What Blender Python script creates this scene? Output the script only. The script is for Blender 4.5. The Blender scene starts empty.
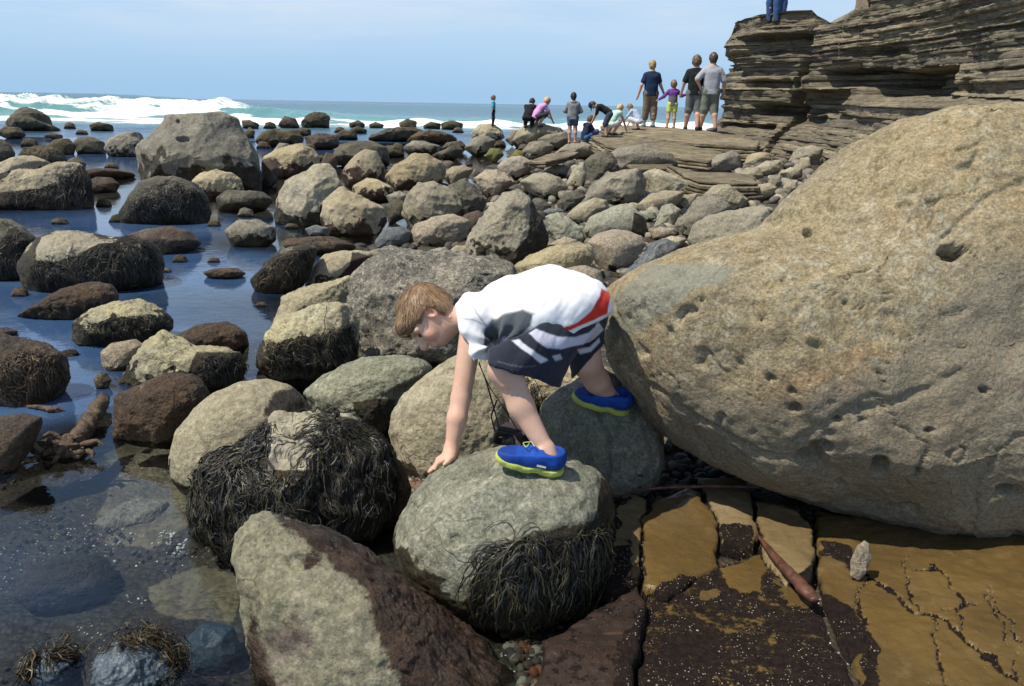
import bpy, bmesh, math, random
import numpy as np
from mathutils import Vector, Matrix
from mathutils.bvhtree import BVHTree

random.seed(7)
rng = np.random.default_rng(7)
scene = bpy.context.scene
COL = scene.collection

# ------------------------------------------------------------------ camera, sky, sun, exposure
W_IMG, H_IMG, FPX = 1024, 686, 850.0
EYE = 1.55
PITCH, ROLL = math.radians(15.7), math.radians(0.99)
_f = np.array([0, math.cos(PITCH), -math.sin(PITCH)])
_u0 = np.array([0, math.sin(PITCH), math.cos(PITCH)])
_r0 = np.array([1.0, 0, 0])
CR = math.cos(ROLL) * _r0 + math.sin(ROLL) * _u0
CU = -math.sin(ROLL) * _r0 + math.cos(ROLL) * _u0
CF = _f
CO = np.array([0, 0, EYE])
cam_d = bpy.data.cameras.new("camera")
cam = bpy.data.objects.new("camera", cam_d)
COL.objects.link(cam)
cam.matrix_world = Matrix(((CR[0], CU[0], -CF[0], CO[0]), (CR[1], CU[1], -CF[1], CO[1]), (CR[2], CU[2], -CF[2], CO[2]), (0, 0, 0, 1)))
cam_d.sensor_width = 36
cam_d.lens = FPX / W_IMG * 36
cam_d.clip_start = 0.05
cam_d.clip_end = 20000
scene.camera = cam

SUN_DIR = np.array([-0.45, -0.22, 0.86]); SUN_DIR /= np.linalg.norm(SUN_DIR)
sun_el = math.asin(SUN_DIR[2]); sun_az = math.atan2(SUN_DIR[0], SUN_DIR[1])
world = bpy.data.worlds.new("World"); scene.world = world
world.use_nodes = True
wt = world.node_tree
for n in list(wt.nodes): wt.nodes.remove(n)
wo = wt.nodes.new("ShaderNodeOutputWorld"); wb = wt.nodes.new("ShaderNodeBackground")
sky = wt.nodes.new("ShaderNodeTexSky"); sky.sky_type = 'NISHITA'; sky.sun_disc = False
sky.sun_elevation = sun_el; sky.sun_rotation = sun_az
sky.air_density = 1.0; sky.dust_density = 0.15; sky.ozone_density = 3.0; sky.altitude = 0
wtc = wt.nodes.new("ShaderNodeTexCoord"); wmap = wt.nodes.new("ShaderNodeMapping")
wmap.inputs['Scale'].default_value = (1.2, 1.2, 9.0); wmap.inputs['Rotation'].default_value = (0.06, 0.1, 0.5)
wno = wt.nodes.new("ShaderNodeTexNoise"); wno.inputs['Scale'].default_value = 2.2; wno.inputs['Detail'].default_value = 7; wno.inputs['Roughness'].default_value = 0.62
wrp = wt.nodes.new("ShaderNodeMapRange"); wrp.inputs['From Min'].default_value = 0.43; wrp.inputs['From Max'].default_value = 0.80
wrp.inputs['To Min'].default_value = 0.0; wrp.inputs['To Max'].default_value = 0.9
wmx = wt.nodes.new("ShaderNodeMix"); wmx.data_type = 'RGBA'
wmx.inputs[7].default_value = (9.4, 10.4, 11.9, 1)
# sea air: low sky paler and bluer than the clear-air model gives
wsx = wt.nodes.new("ShaderNodeSeparateXYZ"); wt.links.new(wtc.outputs['Generated'], wsx.inputs[0])
def _wmr(a, b, c, d):
    n = wt.nodes.new("ShaderNodeMapRange"); n.interpolation_type = 'SMOOTHSTEP'
    for k_, v_ in (('From Min', a), ('From Max', b), ('To Min', c), ('To Max', d)): n.inputs[k_].default_value = v_
    wt.links.new(wsx.outputs[2], n.inputs['Value']); return n.outputs[0]
def _wmix(f, a, b):
    n = wt.nodes.new("ShaderNodeMix"); n.data_type = 'RGBA'; wt.links.new(f, n.inputs[0])
    for i_, v_ in ((6, a), (7, b)):
        if isinstance(v_, tuple): n.inputs[i_].default_value = (*v_, 1)
        else: wt.links.new(v_, n.inputs[i_])
    return n.outputs[2]
air = _wmix(_wmr(0.0, 0.09, 0, 1), (4.7, 7.5, 10.6), (6.4, 8.9, 11.7))
air = _wmix(_wmr(0.10, 0.35, 0, 1), air, (3.1, 5.7, 10.2))
tot = _wmix(_wmr(0.25, 0.75, 1, 0), sky.outputs[0], air)
wt.links.new(wtc.outputs['Generated'], wmap.inputs['Vector']); wt.links.new(wmap.outputs['Vector'], wno.inputs['Vector'])
wt.links.new(wno.outputs[0], wrp.inputs['Value'])
wcl = wt.nodes.new("ShaderNodeMath"); wcl.operation = 'MULTIPLY'; wt.links.new(wrp.outputs[0], wcl.inputs[0]); wt.links.new(_wmr(0.03, 0.10, 0, 1), wcl.inputs[1])
wt.links.new(wcl.outputs[0], wmx.inputs[0])
wt.links.new(tot, wmx.inputs[6]); wt.links.new(wmx.outputs[2], wb.inputs['Color'])
wb.inputs['Strength'].default_value = 0.0655
wt.links.new(wb.outputs[0], wo.inputs['Surface'])

sun_d = bpy.data.lights.new("sun", 'SUN'); sun_d.energy = 4.4; sun_d.angle = math.radians(0.6); sun_d.color = (1.0, 0.93, 0.80)
sun = bpy.data.objects.new("sun", sun_d); COL.objects.link(sun)
sun.rotation_euler = Vector(SUN_DIR.tolist()).to_track_quat('Z', 'Y').to_euler()
vs = scene.view_settings
vs.view_transform = 'Standard'; vs.look = 'None'; vs.exposure = 0.26; vs.gamma = 1.0; vs.use_curve_mapping = False
scene.cycles.max_bounces = 6; scene.cycles.transparent_max_bounces = 8
scene.cycles.use_denoising = True
scene.cycles.sample_clamp_indirect = 6

# ------------------------------------------------------------------ geometry helpers
def ray(px, py):
    return CF + (px - 512) / FPX * CR - (py - 343) / FPX * CU
def P(px, py, d):
    return CO + d * ray(px, py)
def idir(dx, dy, dd=0.0):
    """unit world vector for a step right, down and away as seen from where the photographer stood"""
    v = dx * CR - dy * CU + dd * CF
    return v / np.linalg.norm(v)
def proj(V):
    Q = np.asarray(V) - CO
    d = Q @ CF
    d = np.where(d < 1e-3, 1e-3, d)
    return 512 + FPX * (Q @ CR) / d, 343 - FPX * (Q @ CU) / d, d
def hit_z(px, py, z):
    r = ray(px, py)
    d = (z - EYE) / r[2] if r[2] < -1e-4 else 400.0
    if d < 0: d = 400.0
    return CO + d * r
GC = [(-200, 500, -.32), (0, 300, -.35), (0, 450, -.34), (100, 380, -.33), (120, 620, -.22), (30, 640, -.24), (160, 490, -.17), (215, 640, -.16), (230, 300, -.32), (250, 360, -.25),
      (0, 180, -.4), (200, 250, -.33), (300, 160, -.32), (250, 150, -.4), (400, 150, -.25), (450, 145, -.2), (380, 545, -.07), (300, 400, -.12), (300, 500, -.12), (370, 230, -.12),
      (330, 235, -.18), (400, 350, -.05), (470, 480, .0), (520, 640, -.03), (460, 640, -.03), (590, 640, -.02), (640, 500, .02), (700, 560, .05), (900, 620, .05), (850, 520, .06), (1000, 560, .06),
      (1150, 600, .06), (600, 440, .06), (560, 330, .08), (480, 250, .03), (620, 255, .12), (560, 215, .08), (520, 170, .0), (690, 225, .2), (640, 185, .2), (720, 180, .3), (780, 165, .36),
      (850, 140, .4), (1000, 130, .5), (1200, 200, .4), (600, 150, .18), (560, 140, .08), (740, 140, .42), (660, 135, .45), (500, 135, -.2), (400, 125, -.4), (200, 125, -.6), (0, 125, -.6), (440, 190, -.05), (420, 215, -.1), (470, 160, -.15)]
_gp = []
for a, b, z in GC:
    q = hit_z(a, b, z); _gp.append((q[0] / max(q[1], .8), 1.4 * math.log(max(q[1], .5)), z))
_gp = np.array(_gp)
def ground(x, y):
    x = np.asarray(x, float); y = np.asarray(y, float)
    yy = np.maximum(y, .5)
    u = x / np.maximum(y, .8); v = 1.4 * np.log(yy)
    u = np.clip(u, -1.6, 1.6)
    d2 = (u[..., None] - _gp[:, 0]) ** 2 + (v[..., None] - _gp[:, 1]) ** 2 + 1e-4
    w = d2 ** -2.0
    return (w * _gp[:, 2]).sum(-1) / w.sum(-1)
def hit_ground(px, py, water=True):
    z = 0.0
    for _ in range(12):
        q = hit_z(px, py, z)
        zn = float(ground(q[0], q[1]))
        if water: zn = max(zn, 0.0)
        z = 0.5 * z + 0.5 * zn
    return hit_z(px, py, z)

_perm = rng.permutation(256).astype(np.int32); _perm = np.concatenate([_perm, _perm, _perm])
_g3 = np.array([[1,1,0],[-1,1,0],[1,-1,0],[-1,-1,0],[1,0,1],[-1,0,1],[1,0,-1],[-1,0,-1],[0,1,1],[0,-1,1],[0,1,-1],[0,-1,-1],[1,1,0],[-1,1,0],[0,-1,1],[0,-1,-1]], np.float32)
def perlin(Pn):
    Pn = np.asarray(Pn, np.float64)
    i = np.floor(Pn).astype(np.int64); f = (Pn - i).astype(np.float32); i = (i & 255).astype(np.int32)
    t = f * f * f * (f * (f * 6 - 15) + 10)
    out = np.zeros(len(Pn), np.float32)
    for dx in (0, 1):
        wx = t[:, 0] if dx else 1 - t[:, 0]
        for dy in (0, 1):
            wy = t[:, 1] if dy else 1 - t[:, 1]
            for dz in (0, 1):
                wz = t[:, 2] if dz else 1 - t[:, 2]
                h = _perm[_perm[_perm[(i[:, 0] + dx) & 255] + ((i[:, 1] + dy) & 255)] + ((i[:, 2] + dz) & 255)] & 15
                g = _g3[h]
                out += wx * wy * wz * (g[:, 0] * (f[:, 0] - dx) + g[:, 1] * (f[:, 1] - dy) + g[:, 2] * (f[:, 2] - dz))
    return out
def fbm(Pn, octv=4, gain=.5, lac=2.03):
    s = np.zeros(len(Pn), np.float32); a = 1.0; Q = np.asarray(Pn, np.float64)
    for k in range(octv):
        s += a * perlin(Q + 17.3 * k); a *= gain; Q = Q * lac
    return s
def sstep(a, b, x):
    t = np.clip((x - a) / (b - a), 0, 1)
    return t * t * (3 - 2 * t)

def poly_sd(px, py, poly):
    """signed distance to a polygon (negative inside), vectorised"""
    px = np.asarray(px, float); py = np.asarray(py, float)
    pl = np.asarray(poly, float); n = len(pl)
    dmin = np.full(px.shape, 1e18); ins = np.zeros(px.shape, bool)
    for i in range(n):
        a = pl[i]; b = pl[(i + 1) % n]; e = b - a
        wx = px - a[0]; wy = py - a[1]
        t = np.clip((wx * e[0] + wy * e[1]) / max(e @ e, 1e-12), 0, 1)
        dmin = np.minimum(dmin, (wx - t * e[0]) ** 2 + (wy - t * e[1]) ** 2)
        c = ((a[1] > py) != (b[1] > py))
        with np.errstate(divide='ignore', invalid='ignore'):
            xi = (b[0] - a[0]) * (py - a[1]) / (b[1] - a[1] if b[1] != a[1] else 1e-12) + a[0]
        ins ^= c & (px < xi)
    d = np.sqrt(dmin)
    return np.where(ins, -d, d)
def line_d(px, py, pts):
    pl = np.asarray(pts, float); dmin = np.full(np.shape(px), 1e18)
    for i in range(len(pl) - 1):
        a = pl[i]; b = pl[i + 1]; e = b - a
        wx = px - a[0]; wy = py - a[1]
        t = np.clip((wx * e[0] + wy * e[1]) / max(e @ e, 1e-12), 0, 1)
        dmin = np.minimum(dmin, (wx - t * e[0]) ** 2 + (wy - t * e[1]) ** 2)
    return np.sqrt(dmin)

def mesh_np(name, V, F, material=None, parent=None, loc=None, attrs=None, smooth=True, cols=None):
    """V (n,3) world coordinates, F (m,k) same-size faces -> one linked mesh object whose origin is loc"""
    V = np.asarray(V, np.float32); F = np.asarray(F, np.int32)
    me = bpy.data.meshes.new(name)
    loc = np.zeros(3) if loc is None else np.asarray(loc, float)
    base = loc
    me.vertices.add(len(V)); me.vertices.foreach_set("co", (V - base.astype(np.float32)).ravel())
    k = F.shape[1]
    me.loops.add(F.size); me.loops.foreach_set("vertex_index", F.ravel())
    me.polygons.add(len(F)); me.polygons.foreach_set("loop_start", np.arange(0, F.size, k, dtype=np.int32))
    me.update(calc_edges=True)
    me.polygons.foreach_set("use_smooth", np.full(len(F), smooth, bool))
    for nm, arr in (attrs or {}).items():
        a = me.attributes.new(nm, 'FLOAT', 'POINT'); a.data.foreach_set("value", np.asarray(arr, np.float32))
    for nm, arr in (cols or {}).items():
        a = me.attributes.new(nm, 'FLOAT_COLOR', 'POINT')
        c = np.ones((len(V), 4), np.float32); c[:, :3] = arr
        a.data.foreach_set("color", c.ravel())
    me.validate()
    o = bpy.data.objects.new(name, me); COL.objects.link(o)
    if material: me.materials.append(material)
    if parent is not None:
        o.parent = parent
        pl = np.array(parent.location)
        pw = parent.parent
        while pw is not None:
            pl = pl + np.array(pw.location); pw = pw.parent
        o.location = (base - pl).tolist()
    else:
        o.location = base.tolist()
    return o
def tag(o, label=None, cat=None, group=None, kind=None):
    if label: o["label"] = label
    if cat: o["category"] = cat
    if group: o["group"] = group
    if kind: o["kind"] = kind
    return o
def empty(name, loc):
    o = bpy.data.objects.new(name, None); COL.objects.link(o); o.location = [float(v) for v in loc]; o.empty_display_size = .1
    return o
def bvh_of(o):
    me = o.data; n = len(me.vertices)
    co = np.empty(n * 3, np.float32); me.vertices.foreach_get("co", co); co = co.reshape(-1, 3) + np.array(o.location, np.float32)
    me.calc_loop_triangles()
    t = np.empty(len(me.loop_triangles) * 3, np.int32); me.loop_triangles.foreach_get("vertices", t)
    return BVHTree.FromPolygons(co.tolist(), t.reshape(-1, 3).tolist())
def cast(bvh, px, py):
    r = ray(px, py); r = r / np.linalg.norm(r)
    p, n, i, d = bvh.ray_cast(Vector(CO.tolist()), Vector(r.tolist()))
    return (np.array(p), np.array(n)) if p is not None else (None, None)
def depth(p): return float((np.asarray(p) - CO) @ CF)

_ico = {}
def ico(n):
    if n not in _ico:
        bm = bmesh.new(); bmesh.ops.create_icosphere(bm, subdivisions=n, radius=1)
        V = np.array([v.co[:] for v in bm.verts]); V /= np.linalg.norm(V, axis=1)[:, None]
        F = np.array([[v.index for v in f.verts] for f in bm.faces], np.int32); bm.free()
        _ico[n] = (V, F)
    return _ico[n]
def vnormals(V, F):
    N = np.zeros_like(V)
    fn = np.cross(V[F[:, 1]] - V[F[:, 0]], V[F[:, 2]] - V[F[:, 0]])
    for k in range(F.shape[1]): 
        for c in range(3): N[:, c] += np.bincount(F[:, k], fn[:, c], len(V))
    return N / (np.linalg.norm(N, axis=1)[:, None] + 1e-12)

# ------------------------------------------------------------------ materials
class NB:
    def __init__(s, name):
        s.m = bpy.data.materials.new(name); s.m.use_nodes = True; s.t = s.m.node_tree
        for n in list(s.t.nodes): s.t.nodes.remove(n)
        s.out = s.t.nodes.new("ShaderNodeOutputMaterial")
    def n(s, ty, ins=None, **props):
        nd = s.t.nodes.new(ty)
        for k, v in props.items(): setattr(nd, k, v)
        for k, v in (ins or {}).items():
            sock = nd.inputs[k]
            if isinstance(v, bpy.types.NodeSocket): s.t.links.new(v, sock)
            else: sock.default_value = v
        return nd
    def mix(s, fac, a, b, mode='MIX'):
        nd = s.n("ShaderNodeMix", data_type='RGBA', blend_type=mode, clamp_factor=True)
        for i, v in ((0, fac), (6, a), (7, b)):
            if isinstance(v, bpy.types.NodeSocket): s.t.links.new(v, nd.inputs[i])
            else: nd.inputs[i].default_value = v if i == 0 else (*v, 1)
        return nd.outputs[2]
    def math(s, op, a, b=0.0, c=0.0):
        nd = s.n("ShaderNodeMath", operation=op)
        for i, v in enumerate((a, b, c)):
            if isinstance(v, bpy.types.NodeSocket): s.t.links.new(v, nd.inputs[i])
            else: nd.inputs[i].default_value = v
        return nd.outputs[0]
    def mr(s, v, a, b, c=0.0, d=1.0, smooth=True):
        nd = s.n("ShaderNodeMapRange", {'Value': v, 'From Min': a, 'From Max': b, 'To Min': c, 'To Max': d}, interpolation_type='SMOOTHSTEP' if smooth else 'LINEAR')
        return nd.outputs[0]
    def noise(s, vec, scale, detail=5, rough=.55, dist=0.0):
        return s.n("ShaderNodeTexNoise", {'Vector': vec, 'Scale': scale, 'Detail': detail, 'Roughness': rough, 'Distortion': dist}).outputs[0]
    def coords(s):
        tc = s.n("ShaderNodeTexCoord"); oi = s.n("ShaderNodeObjectInfo")
        off = s.n("ShaderNodeVectorMath", {0: tc.outputs['Object']}, operation='ADD')
        cm = s.n("ShaderNodeCombineXYZ", {0: s.math('MULTIPLY', oi.outputs['Random'], 31.0), 1: s.math('MULTIPLY', oi.outputs['Random'], 57.0), 2: s.math('MULTIPLY', oi.outputs['Random'], 83.0)})
        s.t.links.new(cm.outputs[0], off.inputs[1])
        s.rand = oi.outputs['Random']
        return off.outputs[0]
    def attr(s, name, color=False):
        nd = s.n("ShaderNodeAttribute", attribute_name=name)
        return nd.outputs['Color'] if color else nd.outputs['Fac']
    def bump(s, h, strength, dist, normal=None):
        ins = {'Height': h, 'Strength': strength, 'Distance': dist}
        if normal is not None: ins['Normal'] = normal
        return s.n("ShaderNodeBump", ins).outputs[0]
    def bsdf(s, color, rough=.8, normal=None, spec=.3, **kw):
        ins = {'Base Color': color if isinstance(color, bpy.types.NodeSocket) else (*color, 1), 'Roughness': rough, 'Specular IOR Level': spec}
        if normal is not None: ins['Normal'] = normal
        ins.update(kw)
        b = s.n("ShaderNodeBsdfPrincipled", ins)
        s.t.links.new(b.outputs[0], s.out.inputs['Surface'])
        return b

def rock_mat(name, a, b, c, csc=4.0, cth=.56, dust=None, dth=.6, stain=(.05, .045, .035), pits=.5, speck=.5, bump=.55, alg=(.022, .018, .011), alg2=(.05, .04, .02), sc=1.0, cracks=0.0, rough=.85, algrough=.5, tone=False):
    k = NB(name); v = k.coords()
    n1 = k.noise(v, 2.2 * sc, 6, .6)
    col = k.mix(k.mr(n1, .38, .62), a, b)
    n2 = k.noise(v, csc * sc, 7, .65, .4)
    col = k.mix(k.math('MULTIPLY', k.mr(n2, cth, cth + .1), .85), col, c)
    if dust:
        n5 = k.noise(v, 3.1 * sc, 5, .6); n6 = k.noise(v, 26 * sc, 6, .75)
        df = k.math('MULTIPLY', k.mr(n5, dth - .12, dth + .06), k.mr(n6, .46, .60))
        col = k.mix(k.math('MULTIPLY', df, .8), col, dust)
    n7 = k.noise(v, 7 * sc, 8, .72)
    col = k.mix(k.math('MULTIPLY', k.mr(n7, .55, .72), .62), col, stain)
    n8 = k.noise(v, 30, 6, .75)
    col = k.mix(1.0, col, k.n("ShaderNodeCombineColor", {0: (g8 := k.mr(n8, .32, .68, .74, 1.24)), 1: g8, 2: k.mr(n8, .32, .68, .70, 1.26)}).outputs[0], 'MULTIPLY')
    n3 = k.noise(v, 95, 3, .7)
    col = k.mix(1.0, col, k.n("ShaderNodeCombineColor", {0: (g := k.mr(n3, .3, .7, 1 - .45 * speck, 1 + .35 * speck)), 1: g, 2: g}).outputs[0], 'MULTIPLY')
    vo = k.n("ShaderNodeTexVoronoi", {'Vector': v, 'Scale': 42.0 * sc, 'Randomness': 1.0})
    pm = k.math('MULTIPLY', k.mr(vo.outputs['Distance'], .32, .12), k.mr(k.noise(v, 6 * sc, 3), .5, .62))
    col = k.mix(k.math('MULTIPLY', pm, pits), col, stain)
    h = k.math('ADD', k.math('MULTIPLY', k.noise(v, 14 * sc, 9, .68), 1.0), k.math('ADD', k.math('MULTIPLY', n8, .45), k.math('MULTIPLY', k.noise(v, 85, 4, .7), .32)))
    h = k.math('SUBTRACT', h, k.math('MULTIPLY', pm, .35 * pits))
    if cracks:
        dv = k.n("ShaderNodeVectorMath", {0: v, 1: k.n("ShaderNodeVectorMath", {0: k.n("ShaderNodeTexNoise", {'Vector': v, 'Scale': 3.0 * sc, 'Detail': 4.0}).outputs['Color'], 1: (.5, .5, .5)}, operation='MULTIPLY').outputs[0]}, operation='ADD').outputs[0]
        ve = k.n("ShaderNodeTexVoronoi", {'Vector': dv, 'Scale': 1.7 * sc}, feature='DISTANCE_TO_EDGE').outputs['Distance']
        cm = k.math('MULTIPLY', k.mr(ve, .012, .002), k.mr(k.noise(v, 2.5 * sc, 2), .48, .6))
        col = k.mix(k.math('MULTIPLY', cm, .8 * cracks), col, stain)
        h = k.math('SUBTRACT', h, k.math('MULTIPLY', cm, .5 * cracks))
    if tone:      # slate-green skin, and a darker brown-grey tone towards the lower right
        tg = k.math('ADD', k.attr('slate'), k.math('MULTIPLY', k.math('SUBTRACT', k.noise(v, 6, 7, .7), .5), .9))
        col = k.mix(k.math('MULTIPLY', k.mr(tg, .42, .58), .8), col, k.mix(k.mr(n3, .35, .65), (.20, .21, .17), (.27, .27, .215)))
        tw = k.math('ADD', k.attr('lower_tone'), k.math('MULTIPLY', k.math('SUBTRACT', k.noise(v, 4, 7, .7), .5), .9))
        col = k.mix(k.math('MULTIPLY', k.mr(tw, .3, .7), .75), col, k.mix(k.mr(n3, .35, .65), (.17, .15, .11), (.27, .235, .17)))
    al = k.attr('alg')
    na = k.noise(v, 30, 6, .75)
    am = k.mr(k.math('ADD', al, k.math('MULTIPLY', k.math('SUBTRACT', na, .5), 1.1)), .42, .60)
    ac = k.mix(k.mr(k.noise(v, 11, 6, .7), .42, .62), alg, alg2)
    ac = k.mix(1.0, ac, k.n("ShaderNodeCombineColor", {0: (g := k.mr(k.noise(v, 120, 3, .8), .3, .7, .45, 1.6)), 1: g, 2: g}).outputs[0], 'MULTIPLY')
    hsv = k.n("ShaderNodeHueSaturation", {'Color': col, 'Value': k.mr(k.rand, 0, 1, .88, 1.1, False), 'Saturation': k.mr(k.math('FRACT', k.math('MULTIPLY', k.rand, 7.3)), 0, 1, .85, 1.12, False)}).outputs[0]
    col = k.mix(am, hsv, ac)
    h = k.math('ADD', h, k.math('MULTIPLY', am, k.math('MULTIPLY', k.noise(v, 60, 5, .8), .9)))
    nb = k.bump(h, bump, .03)
    k.bsdf(col, k.mr(am, 0, 1, rough, algrough, False), nb, .3)
    return k.m

M = {}
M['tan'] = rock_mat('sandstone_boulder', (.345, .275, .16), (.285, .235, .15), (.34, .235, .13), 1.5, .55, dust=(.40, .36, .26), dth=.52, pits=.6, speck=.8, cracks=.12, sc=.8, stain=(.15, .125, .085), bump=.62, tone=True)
M['pale'] = rock_mat('pale_stone', (.345, .305, .21), (.27, .24, .165), (.22, .205, .155), dust=(.43, .40, .30), stain=(.1, .09, .075), cracks=.4)
M['green'] = rock_mat('green_grey_stone', (.245, .24, .175), (.18, .182, .135), (.145, .15, .12), dust=(.37, .355, .285), dth=.54, stain=(.08, .08, .065), speck=.7, cracks=.5)
M['grey'] = rock_mat('grey_stone', (.25, .225, .17), (.18, .165, .13), (.13, .12, .098), dust=(.34, .32, .25), stain=(.05, .047, .04))
M['dark'] = rock_mat('dark_stone', (.13, .118, .086), (.08, .072, .055), (.05, .046, .037), dust=(.23, .21, .16), dth=.64, stain=(.02, .02, .017))
M['reef'] = rock_mat('weedy_reef_rock', (.105, .085, .05), (.055, .045, .028), (.03, .025, .017), dust=(.19, .165, .11), dth=.6, stain=(.02, .016, .01), bump=.9)
M['red'] = rock_mat('red_algae_rock', (.10, .064, .039), (.065, .046, .030), (.04, .031, .021), dust=(.2, .165, .115), dth=.62, stain=(.018, .013, .01), speck=1.0, bump=.9, rough=.55)
M['cream'] = rock_mat('cream_stone', (.38, .325, .21), (.30, .25, .16), (.23, .215, .15), dust=(.45, .40, .29), stain=(.12, .095, .07), alg=(.035, .02, .013), alg2=(.07, .042, .026))
M['pink'] = rock_mat('pinkish_stone', (.345, .29, .215), (.28, .24, .18), (.23, .205, .16), dust=(.4, .34, .28), stain=(.12, .09, .07), speck=.9)
M['blue'] = rock_mat('blue_grey_slate', (.125, .135, .14), (.09, .098, .105), (.17, .165, .15), dust=(.26, .26, .24), dth=.62, stain=(.04, .04, .042), bump=.35)
M['conglom'] = rock_mat('conglomerate', (.22, .20, .16), (.135, .128, .11), (.34, .30, .22), 5.0, .54, dust=(.40, .36, .28), dth=.47, stain=(.04, .038, .034), speck=1.0, pits=1.0, bump=1.0)
M['midgreen'] = rock_mat('pale_greenish_stone', (.34, .335, .255), (.27, .265, .20), (.22, .225, .185), dust=(.43, .42, .34), dth=.5, stain=(.12, .11, .09), speck=.6)
M['wetblue'] = rock_mat('wet_blue_stone', (.085, .115, .145), (.065, .088, .112), (.10, .125, .14), dust=(.2, .23, .24), dth=.66, stain=(.03, .035, .04), bump=.25, rough=.35)
M['moss'] = rock_mat('mossy_stone', (.15, .15, .05), (.11, .10, .045), (.2, .18, .1), stain=(.04, .04, .02))
M['yellow'] = rock_mat('lichen_stone', (.40, .355, .2), (.3, .27, .175), (.24, .22, .16), dust=(.5, .46, .33), stain=(.06, .05, .035), cracks=.8)
M['long'] = rock_mat('mottled_foreground_stone', (.265, .245, .165), (.205, .19, .125), (.15, .115, .10), 3.0, .53, dust=(.36, .335, .25), stain=(.1, .075, .065), cracks=.5, speck=.6, alg=(.026, .016, .011), alg2=(.06, .036, .023), algrough=.42)
M['strata'] = None

def simple_mat(name, col, rough=.7, spec=.3, var=0.0, vs_=40.0, bump=0.0):
    k = NB(name); tc = k.n("ShaderNodeTexCoord").outputs['Object']
    c = col
    n = k.noise(tc, vs_, 4, .6)
    if var: c = k.mix(k.mr(n, .35, .65), tuple(x * (1 - var) for x in col), tuple(min(1, x * (1 + var)) for x in col))
    nb = k.bump(n, bump, .004) if bump else None
    k.bsdf(c, rough, nb, spec)
    return k.m
def vcol_mat(name, rough=.75, spec=.3, bump=0.0, bscale=200.0, sheen=0.0, sub=0.0):
    k = NB(name); tc = k.n("ShaderNodeTexCoord").outputs['Object']
    c = k.attr('col', True)
    n = k.noise(tc, bscale, 3, .6)
    nb = k.bump(n, bump, .003) if bump else None
    kw = {}
    if sheen: kw['Sheen Weight'] = sheen
    if sub: kw.update({'Subsurface Weight': sub, 'Subsurface Radius': (.012, .005, .003), 'Subsurface Scale': 1.0})
    k.bsdf(c, rough, nb, spec, **kw)
    return k.m
# ------------------------------------------------------------------ the setting: ground under everything, tide water, open sea
k = NB('tidepool_bed'); v = k.n("ShaderNodeTexCoord").outputs['Object']
n1 = k.noise(v, 1.6, 7, .65); n2 = k.noise(v, 7, 8, .7); n3 = k.noise(v, 60, 4, .7)
col = k.mix(k.mr(n2, .4, .62), (.034, .025, .016), (.075, .057, .036))
col = k.mix(k.mr(n1, .48, .6), col, (.035, .025, .018))
vo = k.n("ShaderNodeTexVoronoi", {'Vector': v, 'Scale': 38.0})
pebc = k.mix(k.mr(vo.outputs['Distance'], .1, .6), k.mix(.5, (.13, .105, .075), vo.outputs['Color'], 'MULTIPLY'), (.03, .024, .018))
pebc = k.mix(.35, pebc, (.09, .072, .05))
col = k.mix(k.mr(k.noise(v, 2.7, 4), .46, .56), col, pebc)
sand = k.attr('sand')
sm = k.mr(k.math('ADD', sand, k.math('MULTIPLY', k.math('SUBTRACT', k.noise(v, 9, 6, .7), .5), .9)), .4, .6)
col = k.mix(sm, col, k.mix(k.mr(k.noise(v, 16, 5), .4, .6), (.24, .195, .12), (.15, .12, .08)))
wv = k.n("ShaderNodeTexVoronoi", {'Vector': v, 'Scale': 75.0})
wm = k.math('MULTIPLY', k.mr(wv.outputs['Distance'], .30, .2), k.mr(k.n("ShaderNodeSeparateColor", {0: wv.outputs['Color']}).outputs[0], .62, .66))
wm = k.math('MULTIPLY', wm, k.mr(k.noise(v, 2.2, 3), .47, .58))
col = k.mix(wm, col, (.7, .68, .62))
h = k.math('ADD', k.math('MULTIPLY', n2, .8), k.math('ADD', k.math('MULTIPLY', vo.outputs['Distance'], -.5), k.math('MULTIPLY', n3, .2)))
k.bsdf(col, .55, k.bump(h, .8, .03), .35)
M['bed'] = k.m
nr, na = 300, 340
rr = np.exp(np.linspace(math.log(.45), math.log(75), nr)); aa = np.radians(np.linspace(-80, 80, na))
R_, A_ = np.meshgrid(rr, aa, indexing='ij')
GX, GY = R_ * np.sin(A_), R_ * np.cos(A_)
GZ = ground(GX, GY)
Pn = np.stack([GX.ravel(), GY.ravel(), np.zeros(GX.size)], 1)
GZ = GZ.ravel() + .05 * fbm(Pn * 1.3, 4) + .018 * fbm(Pn * 9, 3)
px, py, _ = proj(np.stack([GX.ravel(), GY.ravel(), GZ], 1))
sand = np.zeros(GX.size)
for pl in ([(120, 480), (170, 452), (200, 478), (200, 500), (150, 520), (100, 520)], [(110, 540), (160, 515), (190, 520), (150, 545)], [(150, 590), (200, 570), (240, 580), (230, 620), (160, 610)], [(330, 232), (290, 222), (290, 240)],
           [(195, 215), (215, 225), (215, 245), (195, 245)], [(100, 445), (175, 440), (180, 460), (120, 470)]):
    sand = np.maximum(sand, sstep(14, -6, poly_sd(px, py, pl)))
idx = np.arange(nr * na).reshape(nr, na)
F = np.stack([idx[:-1, :-1], idx[:-1, 1:], idx[1:, 1:], idx[1:, :-1]], -1).reshape(-1, 4)
g_ob = mesh_np('ground', np.stack([GX.ravel(), GY.ravel(), GZ], 1), F[:, ::-1], M['bed'], attrs={'sand': sand})
tag(g_ob, kind='structure')

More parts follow.
